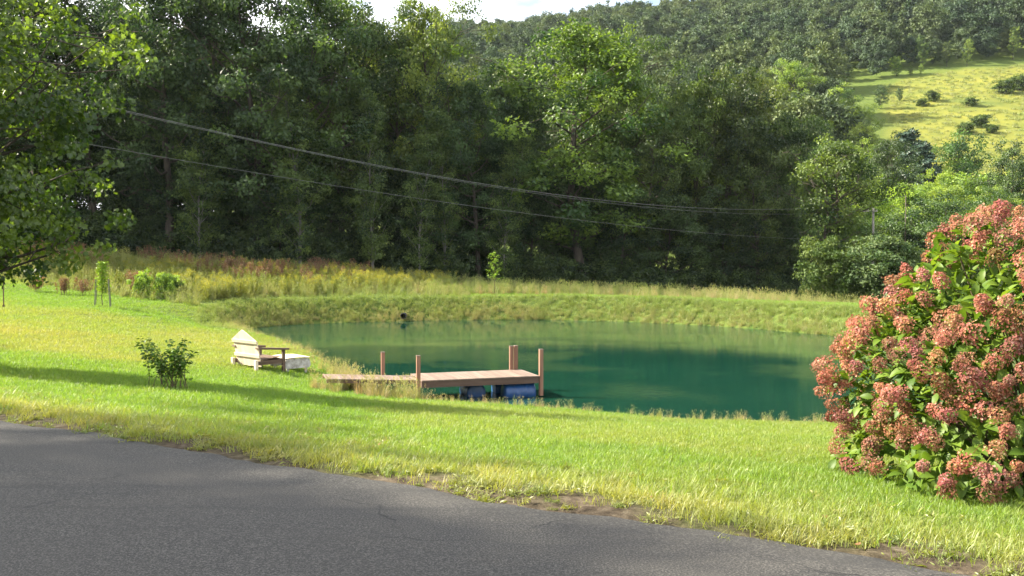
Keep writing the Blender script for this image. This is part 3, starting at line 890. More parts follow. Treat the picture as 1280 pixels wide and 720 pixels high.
def broad_weed():
    mb = MB(); n = 20
    a = grng.uniform(0, 6.283, n)
    D = np.column_stack([np.cos(a), np.sin(a), grng.uniform(.15, .9, n)])
    P = np.column_stack([grng.normal(0, .05, n), grng.normal(0, .05, n), np.zeros(n)])
    mb.leaves(P, D, np.tile([0, 0, 1.0], (n, 1)) + grng.normal(0, .3, (n, 3)), grng.uniform(.025, .075, n), OVAL, grng.uniform(.2, 1, n), .6)
    blades(mb, 30, .09, .04, .12, .0028, 1.5, grng, 3)
    return mb.mesh("tuft", M['weed'])
WEED = [broad_weed() for _ in range(4)]
def tall_weed(bloom):
    mb = MB()
    me_list = []
    st = 7
    top = []
    for k in range(st):
        b = np.array([grng.normal(0, .10), grng.normal(0, .10), 0]); h = grng.uniform(.65, 1.15)
        e = b + np.array([grng.normal(0, .08), grng.normal(0, .08), h])
        mb.tube([b, (b + e) / 2 + grng.normal(0, .02, 3), e], [.006, .005, .003], 3, cap=False)
        n = 34
        t = grng.uniform(.12, .98, n)
        P = b + (e - b) * t[:, None]
        a = grng.uniform(0, 6.283, n)
        D = np.column_stack([np.cos(a), np.sin(a), grng.uniform(-.1, .7, n)])
        mb.leaves(P, D, np.tile([0, 0, 1.0], (n, 1)) + grng.normal(0, .3, (n, 3)), .13 * (1.15 - .5 * t), KITE, grng.uniform(0, 1, n), .6)
        top.append(e)
    if not bloom: return mb.mesh("tuft", M['weed'])
    mb2 = MB()
    for e in top:
        if grng.random() < .35: continue
        n = 26
        P = e + grng.normal(0, 1, (n, 3)) * np.array([.06, .06, .05]) + np.array([0, 0, .02])
        mb2.leaves(P, unit(grng.normal(0, 1, (n, 3)) + np.array([0, 0, .5])), unit(grng.normal(0, 1, (n, 3))), .05, KITE, grng.uniform(0, 1, n))
    V = np.vstack([np.concatenate(mb.V), np.concatenate(mb2.V)])
    n1 = mb.n
    f3 = np.concatenate(mb.F3 + [f + n1 for f in mb2.F3]); f4 = np.concatenate(mb.F4)
    me = mesh_of("tuft", V, [f3, f4], M['weed'], {"shade": np.concatenate(mb.A + mb2.A)})
    me.materials.append(M['yellow'])
    k3 = sum(len(f) for f in mb.F3)
    mi = np.zeros(len(me.polygons), np.int32); mi[k3:len(f3)] = 1
    me.polygons.foreach_set("material_index", mi)
    return me
GOLD = [tall_weed(True) for _ in range(3)] + [tall_weed(False) for _ in range(2)]

def sample(dlo, dhi, dens, ulim=.72, seed=0):
    """points over the ground in view; dens(d) per square metre"""
    r = np.random.default_rng(seed)
    X, Y = [], []
    for d in np.arange(dlo, dhi, .5):
        w = 2 * ulim * (d + .25) + 3.0
        n = r.poisson(dens(d) * w * .5)
        X.append(r.uniform(-w / 2, w / 2, n)); Y.append(r.uniform(d, d + .5, n))
    return np.concatenate(X), np.concatenate(Y), r

def put(name, x, y, r, sc, idx, tint, variants, label, cat, tilt=.12, sink=0.0):
    z = height(x, y) - sink
    return scatter(name, np.column_stack([x, y, z]), r.uniform(0, 6.283, len(x)), r.normal(0, tilt, (len(x), 2)), sc, idx, np.clip(tint, 0, 1), variants, label, cat)

def far_bank(x, y):
    """1 where the pond has its steep unmown bank"""
    return sstep(24, 34, y + .5 * np.clip(x, 0, 30)) * np.where(x < -3, sstep(40, 47, y), 1.0)

def tall_zone(x, y):
    """0..1: how much of the growth is left unmown"""
    pd = pond_dist(x, y)
    near = sstep(1.1, .3, pd + .5 * (fnoise(x * .8, y * .8, 62) - .5))
    bank = sstep(2.9, 2.2, pd) * far_bank(x, y)
    left = sstep(45, 48, y + .55 * (x + 12) + 3.0 * (fnoise(x * .3, y * .3, 61) - .5)) * (x < -5)
    back = sstep(63, 64, y - .1 * np.clip(x, -30, 10))
    return np.clip(near + bank + left + back, 0, 1)

# mown lawn
x, y, r = sample(3.5, 64, lambda d: 190 if d < 9 else (190 * (9 / d) ** 1.35), seed=1)
s = road_s(x, y); pd = pond_dist(x, y)
soil = soil_mask(x, y)
ok = (s > .12) & (pd > .25) & (tall_zone(x, y) < .5) & (r.random(len(x)) > soil * .87) & (y < 63)
x, y, s = x[ok], y[ok], s[ok]
d = np.hypot(x, y)
dry = sstep(.50, .72, fnoise(x * .16, y * .16, 40)) * .3 + 1.0 * sstep(2.2, .4, s) * fnoise(x * .9, y * .9, 41) + .32 * sstep(5.0, 1.2, s) * fnoise(x * .6, y * .6, 45)
dry = dry + .95 * sstep(20, 26, y) * sstep(-5, -9, x) * fnoise(x * .2, y * .2, 43) * sstep(44, 38, y) + .25 * (fnoise(x * .5, y * .5, 44) - .4)
put("lawn_grass", x, y, r, r.uniform(.75, 1.25, len(x)) * (1 + .045 * np.clip(d - 9, 0, 30)), np.where(s < 1.8 * r.random(len(x)), 4 + r.integers(0, 3, len(x)), r.integers(0, 4, len(x))),
    dry + r.normal(0, .10, len(x)), LAWN + LONG, "bright mown lawn grass sloping from the road to the pond", "grass")

# coarse verge weeds and straggling tufts beside the road
x, y, r = sample(3.5, 16, lambda d: 60, seed=2)
s = road_s(x, y)
ok = (s > -.05) & (s < 2.3) & (r.random(len(x)) < .15 + .75 * fnoise(x * 1.5, y * 1.5, 52) * sstep(2.3, .6, s)) & (fnoise(x * 1.7, y * 1.7, 21) > .30)
x, y = x[ok], y[ok]
put("verge_weeds", x, y, r, r.uniform(.4, 1.1, len(x)), r.integers(0, 4, len(x)), fnoise(x * .8, y * .8, 55) * 1.2 + r.normal(0, .15, len(x)), WEED, "yellowing weeds and crabgrass on the bare road verge", "weeds", .2)
x, y, r = sample(3.5, 22, lambda d: 9, seed=3)
s = road_s(x, y); pd = pond_dist(x, y)
ok = (s > .15) & (s < 4.5) & (pd > 2) & (r.random(len(x)) < .30)
x, y = x[ok], y[ok]
put("long_grass_tufts", x, y, r, r.uniform(.8, 1.5, len(x)), r.integers(0, 3, len(x)), r.uniform(0, .5, len(x)), LONG, "longer grass tufts the mower missed beside the road", "grass")

# tall dry grass round the water and on the bank
x, y, r = sample(17, 64, lambda d: 24, seed=4)
pd = pond_dist(x, y)
far = far_bank(x, y)
keep = (pd > -.10) & (pd < .35 + 1.2 * fnoise(x * .6, y * .6, 63)) & (far < .6)
keep |= (x > -5.0) & (x < -2.0) & (y > 21.7) & (y < 22.9) & (fnoise(x * 1.5, y * 1.5, 67) > .45)
keep &= r.random(len(x)) < np.where(y > 27, .3, 1.0)
keep &= ~((np.hypot(x + 6.5, y - 26.0) < .75) | (np.hypot(x + 7.25, y - 25.2) < .9))
xs, ys = x[keep], y[keep]
put("shore_grass", xs, ys, r, r.uniform(.30, .80, len(xs)) * np.where(ys > 27, .45, np.where(xs > -2.2, .36, .95)), r.integers(0, 4, len(xs)), .55 + r.normal(0, .22, len(xs)), TALL, "tall straw coloured grass fringing the pond's near shore and dock", "grass", .15)
x, y, r = sample(26, 66, lambda d: 30, seed=5)
pd = pond_dist(x, y)
far = far_bank(x, y)
keep = (far > .3) & (pd > .05) & (pd < 2.6)
x, y, pd = x[keep], y[keep], pd[keep]
put("bank_grass", x, y, r, r.uniform(.7, 1.15, len(x)) * np.interp(pd, [0, .5, 2, 2.6], [.8, 1.1, .95, .6]) * (.55 + .45 * fnoise(x * .7, y * .7, 72)), r.integers(0, 3, len(x)), np.clip(-.05 + .75 * sstep(2.2, .3, pd) * fnoise(x * .5, y * .5, 71) + r.normal(0, .14, len(x)), 0, 1), MEDIUM, "rough yellow green grass covering the far pond bank", "grass", .15)
x, y, r = sample(55, 66, lambda d: 6, seed=6)
pd = pond_dist(x, y)
keep = (pd > 4.5) & (pd < 8.5) & (x > -8) & (r.random(len(x)) < .4)
x, y = x[keep], y[keep]
put("bank_top_grass", x, y, r, r.uniform(.6, 1.0, len(x)), r.integers(0, 4, len(x)), .5 + r.normal(0, .25, len(x)), TALL, "thin seeding grass along the top of the far bank", "grass", .12)

# goldenrod and rough growth between the lawn and the wood
x, y, r = sample(38, 72, lambda d: 4.2, seed=7)
pd = pond_dist(x, y)
z1 = y + .55 * (x + 12) + 3.0 * (fnoise(x * .3, y * .3, 61) - .5)
keep = (x < -4 + 5 * (fnoise(x * .3, y * .3, 65) - .5)) & (r.random(len(x)) < sstep(-3, -11, x) + .12) & (z1 > 47.5) & (pd > 3.2 + 2.4 * sstep(-14, -8, x)) & (y < 67 + .2 * (x + 30)) & (r.random(len(x)) < .35 + .65 * sstep(.3, .55, fnoise(x * .35, y * .35, 64)))
x, y, z1 = x[keep], y[keep], z1[keep]
gold = fnoise(x * .25, y * .25, 66) + .25 * sstep(-26, -12, x)
pick = np.where((gold > .62) & (r.random(len(x)) < .7), r.integers(0, 3, len(x)), r.integers(3, 5, len(x)))
put("goldenrod", x, y, r, r.uniform(.6, 1.1, len(x)), pick, .25 + .5 * r.random(len(x)), GOLD, "bank of goldenrod and leafy weeds between the lawn and the dark wood", "wildflowers", .1)
x, y, r = sample(38, 74, lambda d: 7, seed=8)
pd = pond_dist(x, y)
z1 = y + .55 * (x + 12) + 3.0 * (fnoise(x * .3, y * .3, 61) - .5)
keep = (((x < -3) & (z1 > 45.5)) | (y > 62)) & (pd > 3.0) & (y < 72 + .2 * (x + 30))
x, y = x[keep], y[keep]
put("rough_grass", x, y, r, r.uniform(.7, 1.3, len(x)), np.where(r.random(len(x)) < .6, r.integers(0, 3, len(x)), 3 + r.integers(0, 4, len(x))), -.05 + .6 * fnoise(x * .2, y * .2, 77) + r.normal(0, .12, len(x)), MEDIUM + TALL, "unmown grass running back to the edge of the wood", "grass", .15)

x, y, r = sample(50, 74, lambda d: .7, seed=21)  # brown weeds whose dark colour also stands in for the wood's shade
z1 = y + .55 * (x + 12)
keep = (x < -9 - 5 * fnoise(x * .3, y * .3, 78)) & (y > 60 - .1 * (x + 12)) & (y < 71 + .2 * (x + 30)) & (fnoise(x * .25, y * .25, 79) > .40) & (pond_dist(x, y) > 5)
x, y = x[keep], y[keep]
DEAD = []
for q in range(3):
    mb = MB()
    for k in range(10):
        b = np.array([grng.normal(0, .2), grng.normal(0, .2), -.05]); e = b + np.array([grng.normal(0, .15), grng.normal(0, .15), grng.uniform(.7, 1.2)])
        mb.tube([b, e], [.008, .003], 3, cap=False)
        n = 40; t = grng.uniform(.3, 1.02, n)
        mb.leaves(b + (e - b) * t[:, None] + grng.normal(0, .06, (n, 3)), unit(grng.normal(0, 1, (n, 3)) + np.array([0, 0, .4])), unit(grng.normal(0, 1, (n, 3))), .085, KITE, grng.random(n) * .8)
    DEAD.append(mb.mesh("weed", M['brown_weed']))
put("dead_weeds", x, y, r, r.uniform(.7, 1.2, len(x)), r.integers(0, 3, len(x)), r.random(len(x)), DEAD, "brown dead weed stalks massed before the wood, also standing in for its shade", "weeds", .1)

# long meadow grass on the hillside, reading as one mass
x, y, r = sample(150, 320, lambda d: .22, seed=9)
keep = (field_mask(x, y) > .5) & (x > 50)
x, y = x[keep], y[keep]
MEADOW = [tuft('tall_grass', 60, .8, .3, .7, .04, .5) for _ in range(2)]
put("meadow_grass", x, y, r, r.uniform(.6, 1.2, len(x)), r.integers(0, 2, len(x)), .1 + r.uniform(0, .25, len(x)), MEADOW, "golden green grass of the sunny hillside meadow", "grass", .1)

# the far wood on the hillside
HILL = [tree_meshes(600 + k, 14, 4.1, .2, 16, 6, 60, .55, 1.15, 'round', .25, mat='far_leaf', twigs=False, sides=4)[1] for k in range(4)]
HILL += [tree_meshes(620 + k, 16, 3.0, .1, 24, 4, 20, .8, .9, 'cone', .2, mat='far_leaf', twigs=False, sides=4)[1] for k in range(1)]
r = np.random.default_rng(10)
gx, gy = np.meshgrid(np.arange(-160, 560, 8.8), np.arange(170, 760, 8.8))
gx = gx.ravel() + r.uniform(-3.4, 3.4, gx.size); gy = gy.ravel() + r.uniform(-3.4, 3.4, gy.size)
u = gx / gy
z = height(gx, gy); v = (z + 16 - 1.6) / gy
keep = (u > -.25) & (u < .68) & (field_mask(gx, gy) < .15) & (v > .15) & ((gy > 215) | (u < .36)) & (field_mask(gx, gy - 9) < .3) & ~((u > .36) & (gy < 296))
x, y = gx[keep], gy[keep]
put("hillside_wood", x, y, r, r.uniform(.6, 1.5, len(x)), np.where(r.random(len(x)) < .2 * (fnoise(x * .02, y * .02, 83) > .5) + .04, 4, r.integers(0, 4, len(x))), 1.2 * fnoise(x * .02, y * .02, 81) * r.random(len(x)) ** 1.5 + .1 * r.random(len(x)), HILL, "dense wood covering the far hillside", "wood", .04, .5)

# undergrowth at the foot of the wood
r = np.random.default_rng(12)
n = 330
x = r.uniform(-40, 34, n); y = np.array([wood_edge(q) for q in x]) + r.uniform(-2.5, 6, n)
UNDER = [tree_meshes(700 + k, 2.0, 1.3, .02, 12, 5, 40, .20, .42, 'round', .03, mat='wood_leaf', twigs=False)[1] for k in range(3)]
put("undergrowth", x, y, r, r.uniform(.5, 1.25, n), r.integers(0, 3, n), r.uniform(0, .3, n), UNDER, "dark tangled undergrowth along the foot of the wood", "undergrowth", .05)

# dead leaves and scraps on the verge
def scrap():
    mb = MB(); mb.leaves(np.zeros((1, 3)) + [[0, 0, .006]], np.array([[1.0, 0, .15]]), np.array([[0, .2, 1.0]]), .06, MAPLE, [grng.random()]); return mb.mesh("scrap", M['dry_leaf'])
x, y, r = sample(3.6, 12, lambda d: 1.6, seed=14)
s = road_s(x, y); keep = (s > .2) & (s < 2.2) & (r.random(len(x)) < .6); x, y = x[keep], y[keep]
put("fallen_leaves", x, y, r, r.uniform(.4, .8, len(x)), r.integers(0, 3, len(x)), r.random(len(x)), [scrap() for _ in range(3)], "a few dry fallen leaves on the verge", "leaves", .25, -.02)

# ------------------------------------------------------------------ near maple and unseen roadside trees placed to shade the road
MAPLE_T = tree_meshes(42, 8.6, 4.2, .15, 50, 12, 70, .12, .45, 'round', .16, mat='maple_leaf', tmpl=MAPLE, flat=.7)
place_tree("maple_tree", MAPLE_T, 8.6, -11.9, 18.4, 7.5, 1.0, 0.0, (1, 1, 1), "near maple with backlit leaves reaching in from the frame's left edge", "tree").scale.y *= .75
for (px_, py_, h, wd_, lab) in [(-36.5, 12.9, 25, .42, "slender roadside tree off the frame's left side, standing in the road bend"),
                                (-30.0, 9.6, 22, .85, "tall roadside tree off the frame's left side on the near verge"),
                                (-26.5, 8.9, 20, .70, "roadside tree off the frame's left side, close before the tall one on the near verge"),
                                (-24.0, 6.6, 17, .85, "shortest roadside tree off the frame's left side on the near verge"),
                                (-35.0, 10.6, 25, .8, "tallest roadside tree off the frame's left side, farthest along the near verge")]:
    place_tree("road_shade_tree", OAK[1], 20.0, px_, py_, h, wd_, rng.uniform(0, 6), (1, 1, 1), lab, "tree", "roadside trees off the frame's left side")

# ------------------------------------------------------------------ hydrangea
def build_hydrangea():
    r = np.random.default_rng(77)
    cx, cy = 4.93, 8.3
    zb = H1(cx, cy)
    root = empty("hydrangea_bush", (cx, cy, zb))
    tag(root, "large hydrangea bush covered in dusty pink flower heads beside the lawn", "bush")
    C = np.array([0, 0, .90]); RAD = np.array([1.58, 1.42, 1.46])
    def shell(n, k=1.0, lo=-.42):
        lo = min(lo, -.55)
        v = unit(r.normal(0, 1, (n * 4, 3))); v = v[v[:, 2] > lo][:n]
        lump = 1 + .10 * np.sin(5.0 * v[:, 0] + 1.3) * np.sin(4.3 * v[:, 2] + .4) + .08 * np.sin(7 * v[:, 1] + 2 * v[:, 2]) + .06 * np.sin(11 * v[:, 0] - 9 * v[:, 2])
        side = np.where(v[:, 2] < 0, 1 / np.sqrt(np.maximum(1 - v[:, 2] ** 2, .2)) ** .85, 1.0)
        P = C + v * RAD * lump[:, None] * k * np.column_stack([side, side, np.ones(len(v))])
        P[:, 2] = np.maximum(P[:, 2], .10)
        return P, unit(v / RAD)
    st = MB()
    P, Nn = shell(70, .9)
    for p in P:
        b = np.array([r.normal(0, .16), r.normal(0, .16), -.05])
        mid = b * .4 + p * .5 + np.array([0, 0, .18])
        st.tube([b, mid, p], [.016, .010, .005], 5, cap=False)
    st.build("stem", M['stem'], root)
    # flower heads: cones of four-petalled florets
    petal = np.array([[0, 0, 0], [.30, .42, .05], [.12, .92, .12], [-.12, .92, .12], [-.30, .42, .05]]); ptri = [[0, 1, 2], [0, 2, 3], [0, 3, 4]]
    heads = []
    for k in range(5):
        mb = MB()
        n = 240
        t = r.random(n) ** .8
        a = r.uniform(0, 6.283, n)
        rad = (.080 + .022 * (k % 3)) * np.sqrt(1 - .93 * t ** 2) * r.uniform(.55, 1.12, n)
        zc = (.15 + .03 * (k % 2)) * t - .03 + r.normal(0, .012, n)
        P = np.column_stack([rad * np.cos(a), rad * np.sin(a), zc])
        out = unit(np.column_stack([np.cos(a), np.sin(a), .35 + .9 * t]) + r.normal(0, .35, (n, 3)))
        sh = np.clip(r.normal(.52, .30, n), 0, 1)
        for q in range(4):
            ref = unit(np.cross(out, r.normal(0, 1, (n, 3)) if q == 0 else ref0))
            if q == 0: ref0 = ref; d = ref
            else: d = {1: np.cross(out, ref0), 2: -ref0, 3: -np.cross(out, ref0)}[q]
            mb.leaves(P, d + .25 * out, out, .0125 * r.uniform(.7, 1.3, n), (petal, ptri), sh, 1.25)
        mb.tube([[0, 0, -.16], [0, 0, .12]], [.004, .002], 4, cap=False, shade=0.0)
        heads.append(mb.mesh("flower_head", M['petal']))
    cand, cn = shell(3200, 1.02, -.5)
    cand[:, :] += cn * r.uniform(-.05, .13, (len(cand), 1))
    chosen = []
    facing = cn @ unit(np.array([-4.9, -8.3, 1.5]))
    for i in np.argsort(facing < -.22, kind='stable'):
        if len(chosen) >= 300: break
        if facing[i] < -.22 and r.random() > .12: continue
        lowcut = .35 if cn[i][2] < .15 else 1.0
        left = cn[i][0] < -.25
        if r.random() > (1.0 if (left or cn[i][2] > .4) else .35): continue
        if math.sin(6.1 * cn[i][0] + 2.0) * math.sin(5.3 * cn[i][2] + 1.0) + .5 * math.sin(9 * cn[i][0] + 7 * cn[i][2]) > .42 + .4 * max(cn[i][2], 0): continue
        if all(np.linalg.norm(cand[i] - cand[j]) > (.112 if (left or cn[i][2] > .4) else .20) for j in chosen):
            chosen.append(i)
    chosen = chosen[:300]
    hd = []
    for i in chosen:
        o = link("flower_head", heads[int(r.integers(5))], root)
        o.location = cand[i]
        dv = Vector(unit(cn[i] * .9 + np.array([0, 0, .25]) + r.normal(0, .4, 3)))
        o.rotation_euler = dv.to_track_quat('Z', 'Y').to_euler()
        s = r.uniform(.62, 1.08); o.scale = (s, s, s)
        g = r.uniform(.7, 1.2); o.color = (g * r.uniform(.92, 1.08), g * r.uniform(.85, 1.15), g * r.uniform(.8, 1.1), 1)
        hd.append(cand[i])
    # leaves: the nearest ones one by one, the rest joined
    leafs = []
    for k in range(6):
        mb = MB()
        mb.leaves(np.zeros((1, 3)), np.array([[0, 1.0, 0]]), np.array([[0, 0, 1.0]]), 1.0, OVAL, [.15 + .15 * k])
        leafs.append(mb.mesh("leaf", M['hydrangea_leaf'], True))
    P, Nn = shell(6500, 1.0, -.6)
    depth = 1.0 - .40 * r.random(len(P)) ** 1.6
    P = C + (P - C) * depth[:, None]
    az = r.normal(0, 1, P.shape)
    D = unit(.75 * Nn + .75 * unit(az - (az * Nn).sum(1)[:, None] * Nn) + np.array([0, 0, -.15]))
    N = unit(.35 * Nn + np.array([0, 0, .85]) + r.normal(0, .35, P.shape))
    size = r.uniform(.09, .18, len(P))
    camv = unit(np.array([0 - cx, 0 - cy, 1.6 - zb])[None] - P)
    front = (Nn * camv).sum(1) * (depth > .9) * (P[:, 0] < 1.15)
    order = np.argsort(-front - .25 * r.random(len(P)))
    pick = order[:290]; rest = order[290:]
    for i in pick:
        d = Vector(D[i]); s_ = d.cross(Vector(N[i])).normalized(); u_ = s_.cross(d)
        Mx = Matrix((s_, d, u_)).transposed().to_4x4()
        o = link("leaf", leafs[int(r.integers(6))], root)
        Mx = Matrix.Translation(Vector(P[i])) @ Mx @ Matrix.Diagonal((size[i], size[i], size[i], 1))
        o.matrix_local = Mx
    mb = MB()
    mb.leaves(P[rest], D[rest], N[rest], size[rest], OVAL, np.clip(r.normal(.5, .25, len(rest)), 0, 1))
    o = mb.build("foliage", M['hydrangea_leaf'], root, True); o["kind"] = "stuff"
build_hydrangea()

# ------------------------------------------------------------------ small shrub on the lawn
def build_shrub():
    r = np.random.default_rng(15)
    x, y = -6.05, 15.75
    root = empty("small_shrub", (x, y, H1(x, y)))
    tag(root, "small open leafy shrub alone on the lawn in front of the chair", "shrub")
    st, lf = MB(), MB()
    for k in range(26):
        a = r.uniform(0, 6.283); L = r.uniform(.45, 1.0)
        lean = r.uniform(.15, .75)
        s = np.linspace(0, 1, 6)
        e = np.array([math.cos(a) * lean * .95, math.sin(a) * lean * .95, .98 * math.sqrt(max(1 - lean ** 2 * .7, .1))]) * L
        pts = s[:, None] * e + np.column_stack([0 * s, 0 * s, .10 * np.sin(s * 3.1)]) + np.array([r.normal(0, .20), r.normal(0, .12), 0])
        if k < 5: pts[:, 0] -= .22 * s ** 2
        st.tube(pts, np.linspace(.008, .002, 6), 4, cap=False)
        n = int(52 * L)
        t = r.uniform(.15, 1.03, n) ** .75
        P = np.stack([np.interp(t, s, pts[:, c]) for c in range(3)], 1) + r.normal(0, .035, (n, 3))
        az = r.uniform(0, 6.283, n)
        D = np.column_stack([np.cos(az), np.sin(az), r.uniform(-.6, .35, n)])
        N = np.tile([0, 0, 1.0], (n, 1)) + r.normal(0, .45, (n, 3))
        lf.leaves(P, D, N, r.uniform(.055, .105, n), OVAL, r.uniform(0, 1, n), 1.0)
    st.build("stem", M['stem'], root); lf.build("foliage", M['shrub_leaf'], root, True).color = (1.35, 1.3, 1.0, 1)
build_shrub()

# ------------------------------------------------------------------ chair and footstool
def build_chair():
    x, y = -7.25, 25.2
    rz = math.radians(48)
    root = empty("garden_chair", (x, y, H1(x, y) - .02), rz)       # local +x is where it faces, y its width
    tag(root, "wide wooden garden chair with peaked plank back, facing the pond", "chair")
    W = 1.22; nb = 7
    Bk = Matrix.Translation((-.30, 0, .30)) @ Matrix.Rotation(math.radians(-11), 4, 'Y')
    bw = W / nb
    for k in range(nb):
        y0 = -W / 2 + k * bw; c = y0 + bw / 2
        def top(q): return .88 - .30 * abs(q - .06) / (W / 2)
        mb = MB()
        a, b = y0 + .0012, y0 + bw - .0012
        zl = -.16 - .01 * (k % 2)
        poly = [(a, zl), (b, zl), (b, top(b)), (c, max(top(c), .5 * (top(a) + top(b)))), (a, top(a))]
        Mx = Bk @ Matrix(((0, 1, 0, 0), (1, 0, 0, 0), (0, 0, 1, 0), (0, 0, 0, 1)))
        mb.prism(poly, .024 + .002 * (k % 3), Mx)
        mb.build("back_board", M['pale_wood'], root)
    for z0 in (.10, .50):
        mb = MB(); mb.box((-.032, -W / 2 - .03, z0), (-.002, W / 2 + .03, z0 + .085), Bk); mb.build("back_rail", M['pale_wood'], root)
    for k in range(5):
        mb = MB(); x0 = -.24 + k * .125
        mb.box((x0, -W / 2 + .05, .315 + k * .012), (x0 + .115, W / 2 - .05, .338 + k * .012), None, .004); mb.build("seat_slat", M['brown_wood'], root)
    for sy in (-1, 1):
        yy = sy * (W / 2 - .01)
        mb = MB(); mb.box((-.46, yy - .045, -.08), (-.38, yy + .045, .34)); mb.build("rear_leg", M['pale_wood'], root)
        mb = MB(); mb.box((.42, yy - .035, -.10), (.50, yy + .035, .565)); mb.build("front_leg", M['brown_wood'], root)
        mb = MB(); mb.box((-.44, yy - .085, .571), (.56, yy + .085, .625), Matrix.Translation((0, 0, .035)) @ Matrix.Rotation(math.radians(4.5), 4, 'Y'), .006); mb.build("armrest", M['brown_wood'], root)
        mb = MB(); mb.box((-.375, yy - .022, .19), (.415, yy + .022, .305)); mb.build("side_rail", M['brown_wood'], root)
    mb = MB(); mb.box((.40, -W / 2 + .03, .19), (.418, W / 2 - .03, .33)); mb.build("front_apron", M['brown_wood'], root)
    # footstool
    fx, fy = -6.52, 25.98
    root = empty("footstool", (fx, fy, H1(fx, fy) - .02), math.radians(40))
    tag(root, "weathered slatted footstool with rounded white sides in front of the chair", "footstool")
    L, Wd = .78, 1.0
    for k in range(10):
        x0 = -L / 2 + k * L / 10
        zz = .415 + .02 * math.sin(math.pi * (k + .5) / 10)
        mb = MB(); mb.box((x0 + .004, -Wd / 2 - .03, zz), (x0 + L / 10 - .006, Wd / 2 + .03, zz + .022), None, .004); mb.build("slat", M['pale_wood'], root)
    for sy in (-1, 1):
        p = []
        for cx_, cz_, a0 in ((L / 2 - .06, .21, -90), (L / 2 - .08, .33, 0), (-L / 2 + .08, .33, 90), (-L / 2 + .06, .21, 180)):
            for q in range(4):
                an = math.radians(a0 + q * 30); p.append((cx_ + .08 * math.cos(an), cz_ + .08 * math.sin(an)))
        mb = MB(); mb.prism(p, .03, Matrix.Translation((0, sy * (Wd / 2 - .02) - .015, 0))); mb.build("side_panel", M['worn_paint'], root)
        for sx in (-1, 1):
            mb = MB(); mb.box((sx * .28 - .04, sy * (Wd / 2 - .075) - .03, -.12), (sx * .28 + .04, sy * (Wd / 2 - .075) + .03, .408)); mb.build("leg", M['worn_paint'], root)
build_chair()

# ------------------------------------------------------------------ dock
def build_dock():
    rz = math.atan2(.308, .951)
    zd = -1.43
    root = empty("dock", (-2.35, 23.0, zd), rz)       # local x along the dock, y across, z=0 the deck's top
    tag(root, "low brown wooden dock with square posts reaching out into the pond", "dock")
    L, W = 3.25, 1.5
    n = 23
    for k in range(n):
        x0 = k * L / n
        mb = MB(); j = .004 * math.sin(k * 7.1)
        mb.box((x0 + .003, -.02 + j, -.035), (x0 + L / n - .004, W + .02 + j, .001 * (k % 3)), None, .004); mb.build("deck_board", M['deck'], root)
    for lo, hi in (((.0, .0, -.20), (L, .04, -.038)), ((.0, W - .04, -.20), (L, W, -.038)), ((.0, .043, -.20), (.04, W - .043, -.038)), ((L - .04, .043, -.20), (L, W - .043, -.038))):
        mb = MB(); mb.box(lo, hi); mb.build("frame_board", M['deck_dark'], root)
    # gangway to the shore, rising a little
    GL, GW = 2.4, 1.05
    Mg = Matrix.Translation((-.01, .22, -.02)) @ Matrix.Rotation(math.radians(3.2), 4, 'Y')
    for k in range(19):
        x0 = -GL + k * GL / 19
        mb = MB(); mb.box((x0 + .003, 0, -.035), (x0 + GL / 19 - .004, GW, .001 * (k % 2)), Mg, .004); mb.build("gangway_board", M['deck'], root)
    for y0 in (.02, GW - .06):
        mb = MB(); mb.box((-GL, y0, -.11), (-.02, y0 + .04, -.038), Mg); mb.build("gangway_beam", M['deck_dark'], root)
    for px, py, z0, z1, w in ((-.10, -.055, -.9, .64, .095), (-.78, 1.36, -.9, .62, .095), (L + .055, .02, -.55, .70, .10), (L - .30, W + .06, -.55, .66, .095), (L - .16, W + .06, -.55, .67, .095)):
        p = MB(); p.box((px - w / 2, py - w / 2, z0), (px + w / 2, py + w / 2, z1), None, .006)
        po = p.build("post", M['post'], root)
        c = MB(); c.box((px - w / 2 - .008, py - w / 2 - .008, z1 + .001), (px + w / 2 + .008, py + w / 2 + .008, z1 + .022), None, .006); c.build("post_cap", M['deck'], po)
    # plastic drums that float it
    def drum(loc, axis, mat, ln=.88, R=.27):
        prof = [(-.5, .0), (-.5, .80), (-.47, .98), (-.40, 1.0), (-.19, 1.0), (-.17, 1.045), (-.15, 1.0), (.15, 1.0), (.17, 1.045), (.19, 1.0), (.40, 1.0), (.47, .98), (.5, .80), (.5, .0)]
        k = 24; V = []
        for t, q in prof:
            for a in np.linspace(0, 2 * np.pi, k, endpoint=False):
                p = (t * ln, q * R * math.cos(a), q * R * math.sin(a))
                V.append(p if axis == 'x' else (p[1], p[0], p[2]))
        i = np.arange(k)
        F = np.concatenate([np.stack([r_ * k + i, r_ * k + (i + 1) % k, (r_ + 1) * k + (i + 1) % k, (r_ + 1) * k + i], 1) for r_ in range(len(prof) - 1)])
        mb = MB(); mb.add(np.array(V) + np.array(loc), None, F); mb.build("float_drum", M[mat], root, True)
    drum((L - .50, .30, -.475), 'x', 'blue_drum')
    drum((L - .50, W - .30, -.475), 'x', 'blue_drum')
    drum((L - 1.62, .95, -.475), 'y', 'blue_drum')
build_dock()

